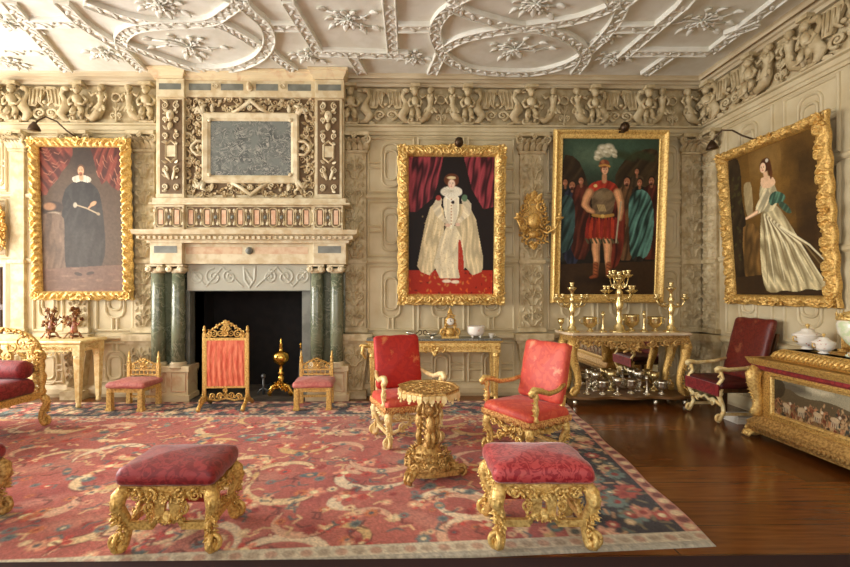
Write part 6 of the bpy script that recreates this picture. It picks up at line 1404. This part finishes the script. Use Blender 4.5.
m=MB(); m.sweep([(-.02,0),(-.01,.015),(0,0)],[(.14,-.075,.3),(.14,-.075,.68),(QD-.05,-.075,.68),(QD-.05,-.075,.3)],(0,1,0),True); m.garland([(.2,-.07,.35),(.4,-.07,.6),(.6,-.07,.35)],.05,9,(0,1,0),3); m.build('end_panel',GOLD,r)
c=Cv(300,90,300/90,S(120,94,60)); R=random.Random(21); A=300/90
c.poly([(0,0),(A,0),(A,.45),(0,.4)],S(150,142,116),1,None,None,False); c.ell(.5,.2,.5,.12,S(88,80,66),0,.8,.9); c.ell(1.2,.1,.3,.1,S(190,180,150),0,.8); c.poly([(0,.35),(.4,.2),(.8,.38),(1.4,.3),(2,.42),(2.6,.3),(A,.4),(A,.6),(0,.6)],S(92,78,54)); c.poly([(0,.1),(.2,.0),(.4,.2),(.3,.5),(0,.6)],S(60,48,30),.9)
for k in range(260):
    x=R.uniform(.1,A); y=R.uniform(.5+.1*sin(x*3),.97); cl=R.choice([(176,124,84),(110,56,34),(180,150,108),(62,46,30),(130,84,54),(90,74,50),(56,60,54),(74,56,36)]); c.ell(x,y,.03*R.uniform(.5,1.6),.05*R.uniform(.5,1.3),S(*cl),R.uniform(-.6,.6),.3); c.ell(x+.01,y-.05,.008,.014,S(176,126,90)); c.stroke([(x,y),(x+R.uniform(-.08,.08),y+.09)],.008,S(*cl))
for k in range(8): x=.4+k*.38; c.ell(x,.66,.1,.06,S(190,166,130),R.uniform(-.3,.3),.2); c.ell(x+.1,.58,.03,.035,S(206,190,160)); [c.stroke([(x-.06+.04*q,.7),(x-.08+.045*q,.82)],.009,S(186,170,140)) for q in range(4)]
c.noise(.2,1,3)
U,V=np.meshgrid(np.linspace(0,1,300),np.linspace(0,1,90),indexing='ij'); pos=np.stack([np.full_like(U,.074),-.24-U*(QL-.5),.7-V*.41],-1); paint_mesh('painted_panel',c,pos,PAINT,r)
# ---- porcelain on the chest
LZ=.972
def tureen(label,loc,s,lid,mt,seg=24,rz=0):
    r=thing('tureen',label,'tureen',loc,rz,'porcelain on the painted chest')
    m=MB(); m.lathe([(.06*s,0),(.07*s,.01*s),(.045*s,.03*s),(.09*s,.05*s),(.135*s,.1*s),(.14*s,.15*s),(.15*s,.165*s),(.145*s,.17*s),(.12*s,.14*s),(0,.1*s)],(0,0,0),seg); m.build('bowl',mt,r)
    m=MB()
    for g in (-1,1): m.tube([(g*.13*s,0,.15*s),(g*.18*s,0,.16*s),(g*.18*s,0,.11*s),(g*.13*s,0,.09*s)],.01*s,6)
    m.build('handles',GOLDB,r)
    if lid:
        m=MB(); m.lathe([(.15*s,.172*s),(.152*s,.18*s),(.12*s,.2*s),(.07*s,.225*s),(.06*s,.25*s),(.02*s,.26*s),(.0,.262*s)],(0,0,0),seg); l=m.build('lid',mt,r); m=MB(); m.lathe([(.012*s,.255*s),(.01*s,.275*s),(.024*s,.29*s),(.018*s,.31*s),(.0,.32*s)],(0,0,0),10); m.build('lid_knob',GOLDB,l)
    return r
tureen('large white porcelain tureen with lid and gold rim on the chest, beside the leather chair',(4.27,4.42,LZ),.84,True,PORCP)
tureen('smaller white porcelain lidded bowl on the chest, in front of the large tureen',(4.14,4.12,LZ),.62,True,PORCP)
r=thing('platter','gilt stand behind the small porcelain bowl on the chest','stand',(4.45,4.16,LZ)); m=MB(); m.box(-.03,.03,-.1,.1,0,.03); m.box(.0,.02,-.09,.09,.03,.16); m.sweep([(-.012,0),(0,.012),(.012,0)],[(0,-.08,.04),(0,-.08,.15),(0,.08,.15),(0,.08,.04)],(-1,0,0),True); m.build('board',GOLD,r,.003)
r=thing('lidded_urn','green and white porcelain urn with gilt top at the right edge, on the chest','urn',(4.2,3.88,LZ))
m=MB(); m.lathe([(a*1.35,b*1.45) for a,b in [(.05,0),(.055,.01),(.03,.03),(.02,.06),(.05,.09),(.09,.15),(.1,.21),(.085,.24),(0,.24)]],(0,0,0),20); m.build('bowl',PORCG,r); m=MB(); m.lathe([(.135,.34),(.14,.36),(.11,.4),(.03,.43),(.0,.46)],(0,0,0),20); m.garland([(.12*cos(a),.12*sin(a),.37) for a in np.linspace(0,6.28,10)],.045,12,(0,-.3,1),2); m.build('gilt_rim',GOLDB,r)
tureen('white porcelain dish at the right edge of the photo, beneath the green urn',(4.045,3.74,LZ),.36,False,PORC)
# ================================================================ CAMERA, LIGHT
cam=bpy.data.cameras.new('camera'); co=bpy.data.objects.new('camera',cam); COL.objects.link(co)
cam.sensor_width=36; cam.lens=F/850*36; cam.shift_x=(425-CX)/850; cam.shift_y=(CY-283.5)/850; cam.clip_start=.05
co.location=(0,0,EYE); co.rotation_euler=(pi/2,0,-TH); SC.camera=co
def area(name,loc,rot,sx,sy,e,col):
    l=bpy.data.lights.new(name,'AREA'); l.shape='RECTANGLE'; l.size=sx; l.size_y=sy; l.energy=e; l.color=col
    o=bpy.data.objects.new(name,l); COL.objects.link(o); o.location=loc; o.rotation_euler=rot; return o
for (p,q,zb,zt),e in zip(LW,(90,310,190)): area('window_daylight',(WL-.32,(p+q)/2,(zb+zt)/2),(0,-pi/2-.0,0),zt-zb,q-p,e,(1,.97,.92))
for (p,q,zb,zt),e in zip(NW,(32,42,30)): area('window_daylight',(-(p+q)/2,WN-.32,(zb+zt)/2),(pi/2+.2,0,0),q-p,zt-zb,e,(1,.955,.89))
w=bpy.data.worlds.new('sky'); SC.world=w; w.use_nodes=True; w.node_tree.nodes['Background'].inputs[0].default_value=(.85,.9,1,1); w.node_tree.nodes['Background'].inputs[1].default_value=1.2
SC.view_settings.view_transform='Standard'; SC.view_settings.look='None'; SC.view_settings.exposure=0.75; SC.view_settings.gamma=1
SC.cycles.max_bounces=10; SC.cycles.diffuse_bounces=6; SC.cycles.glossy_bounces=4; SC.cycles.use_denoising=True; SC.cycles.sample_clamp_indirect=8
SC.cycles.use_adaptive_sampling=True
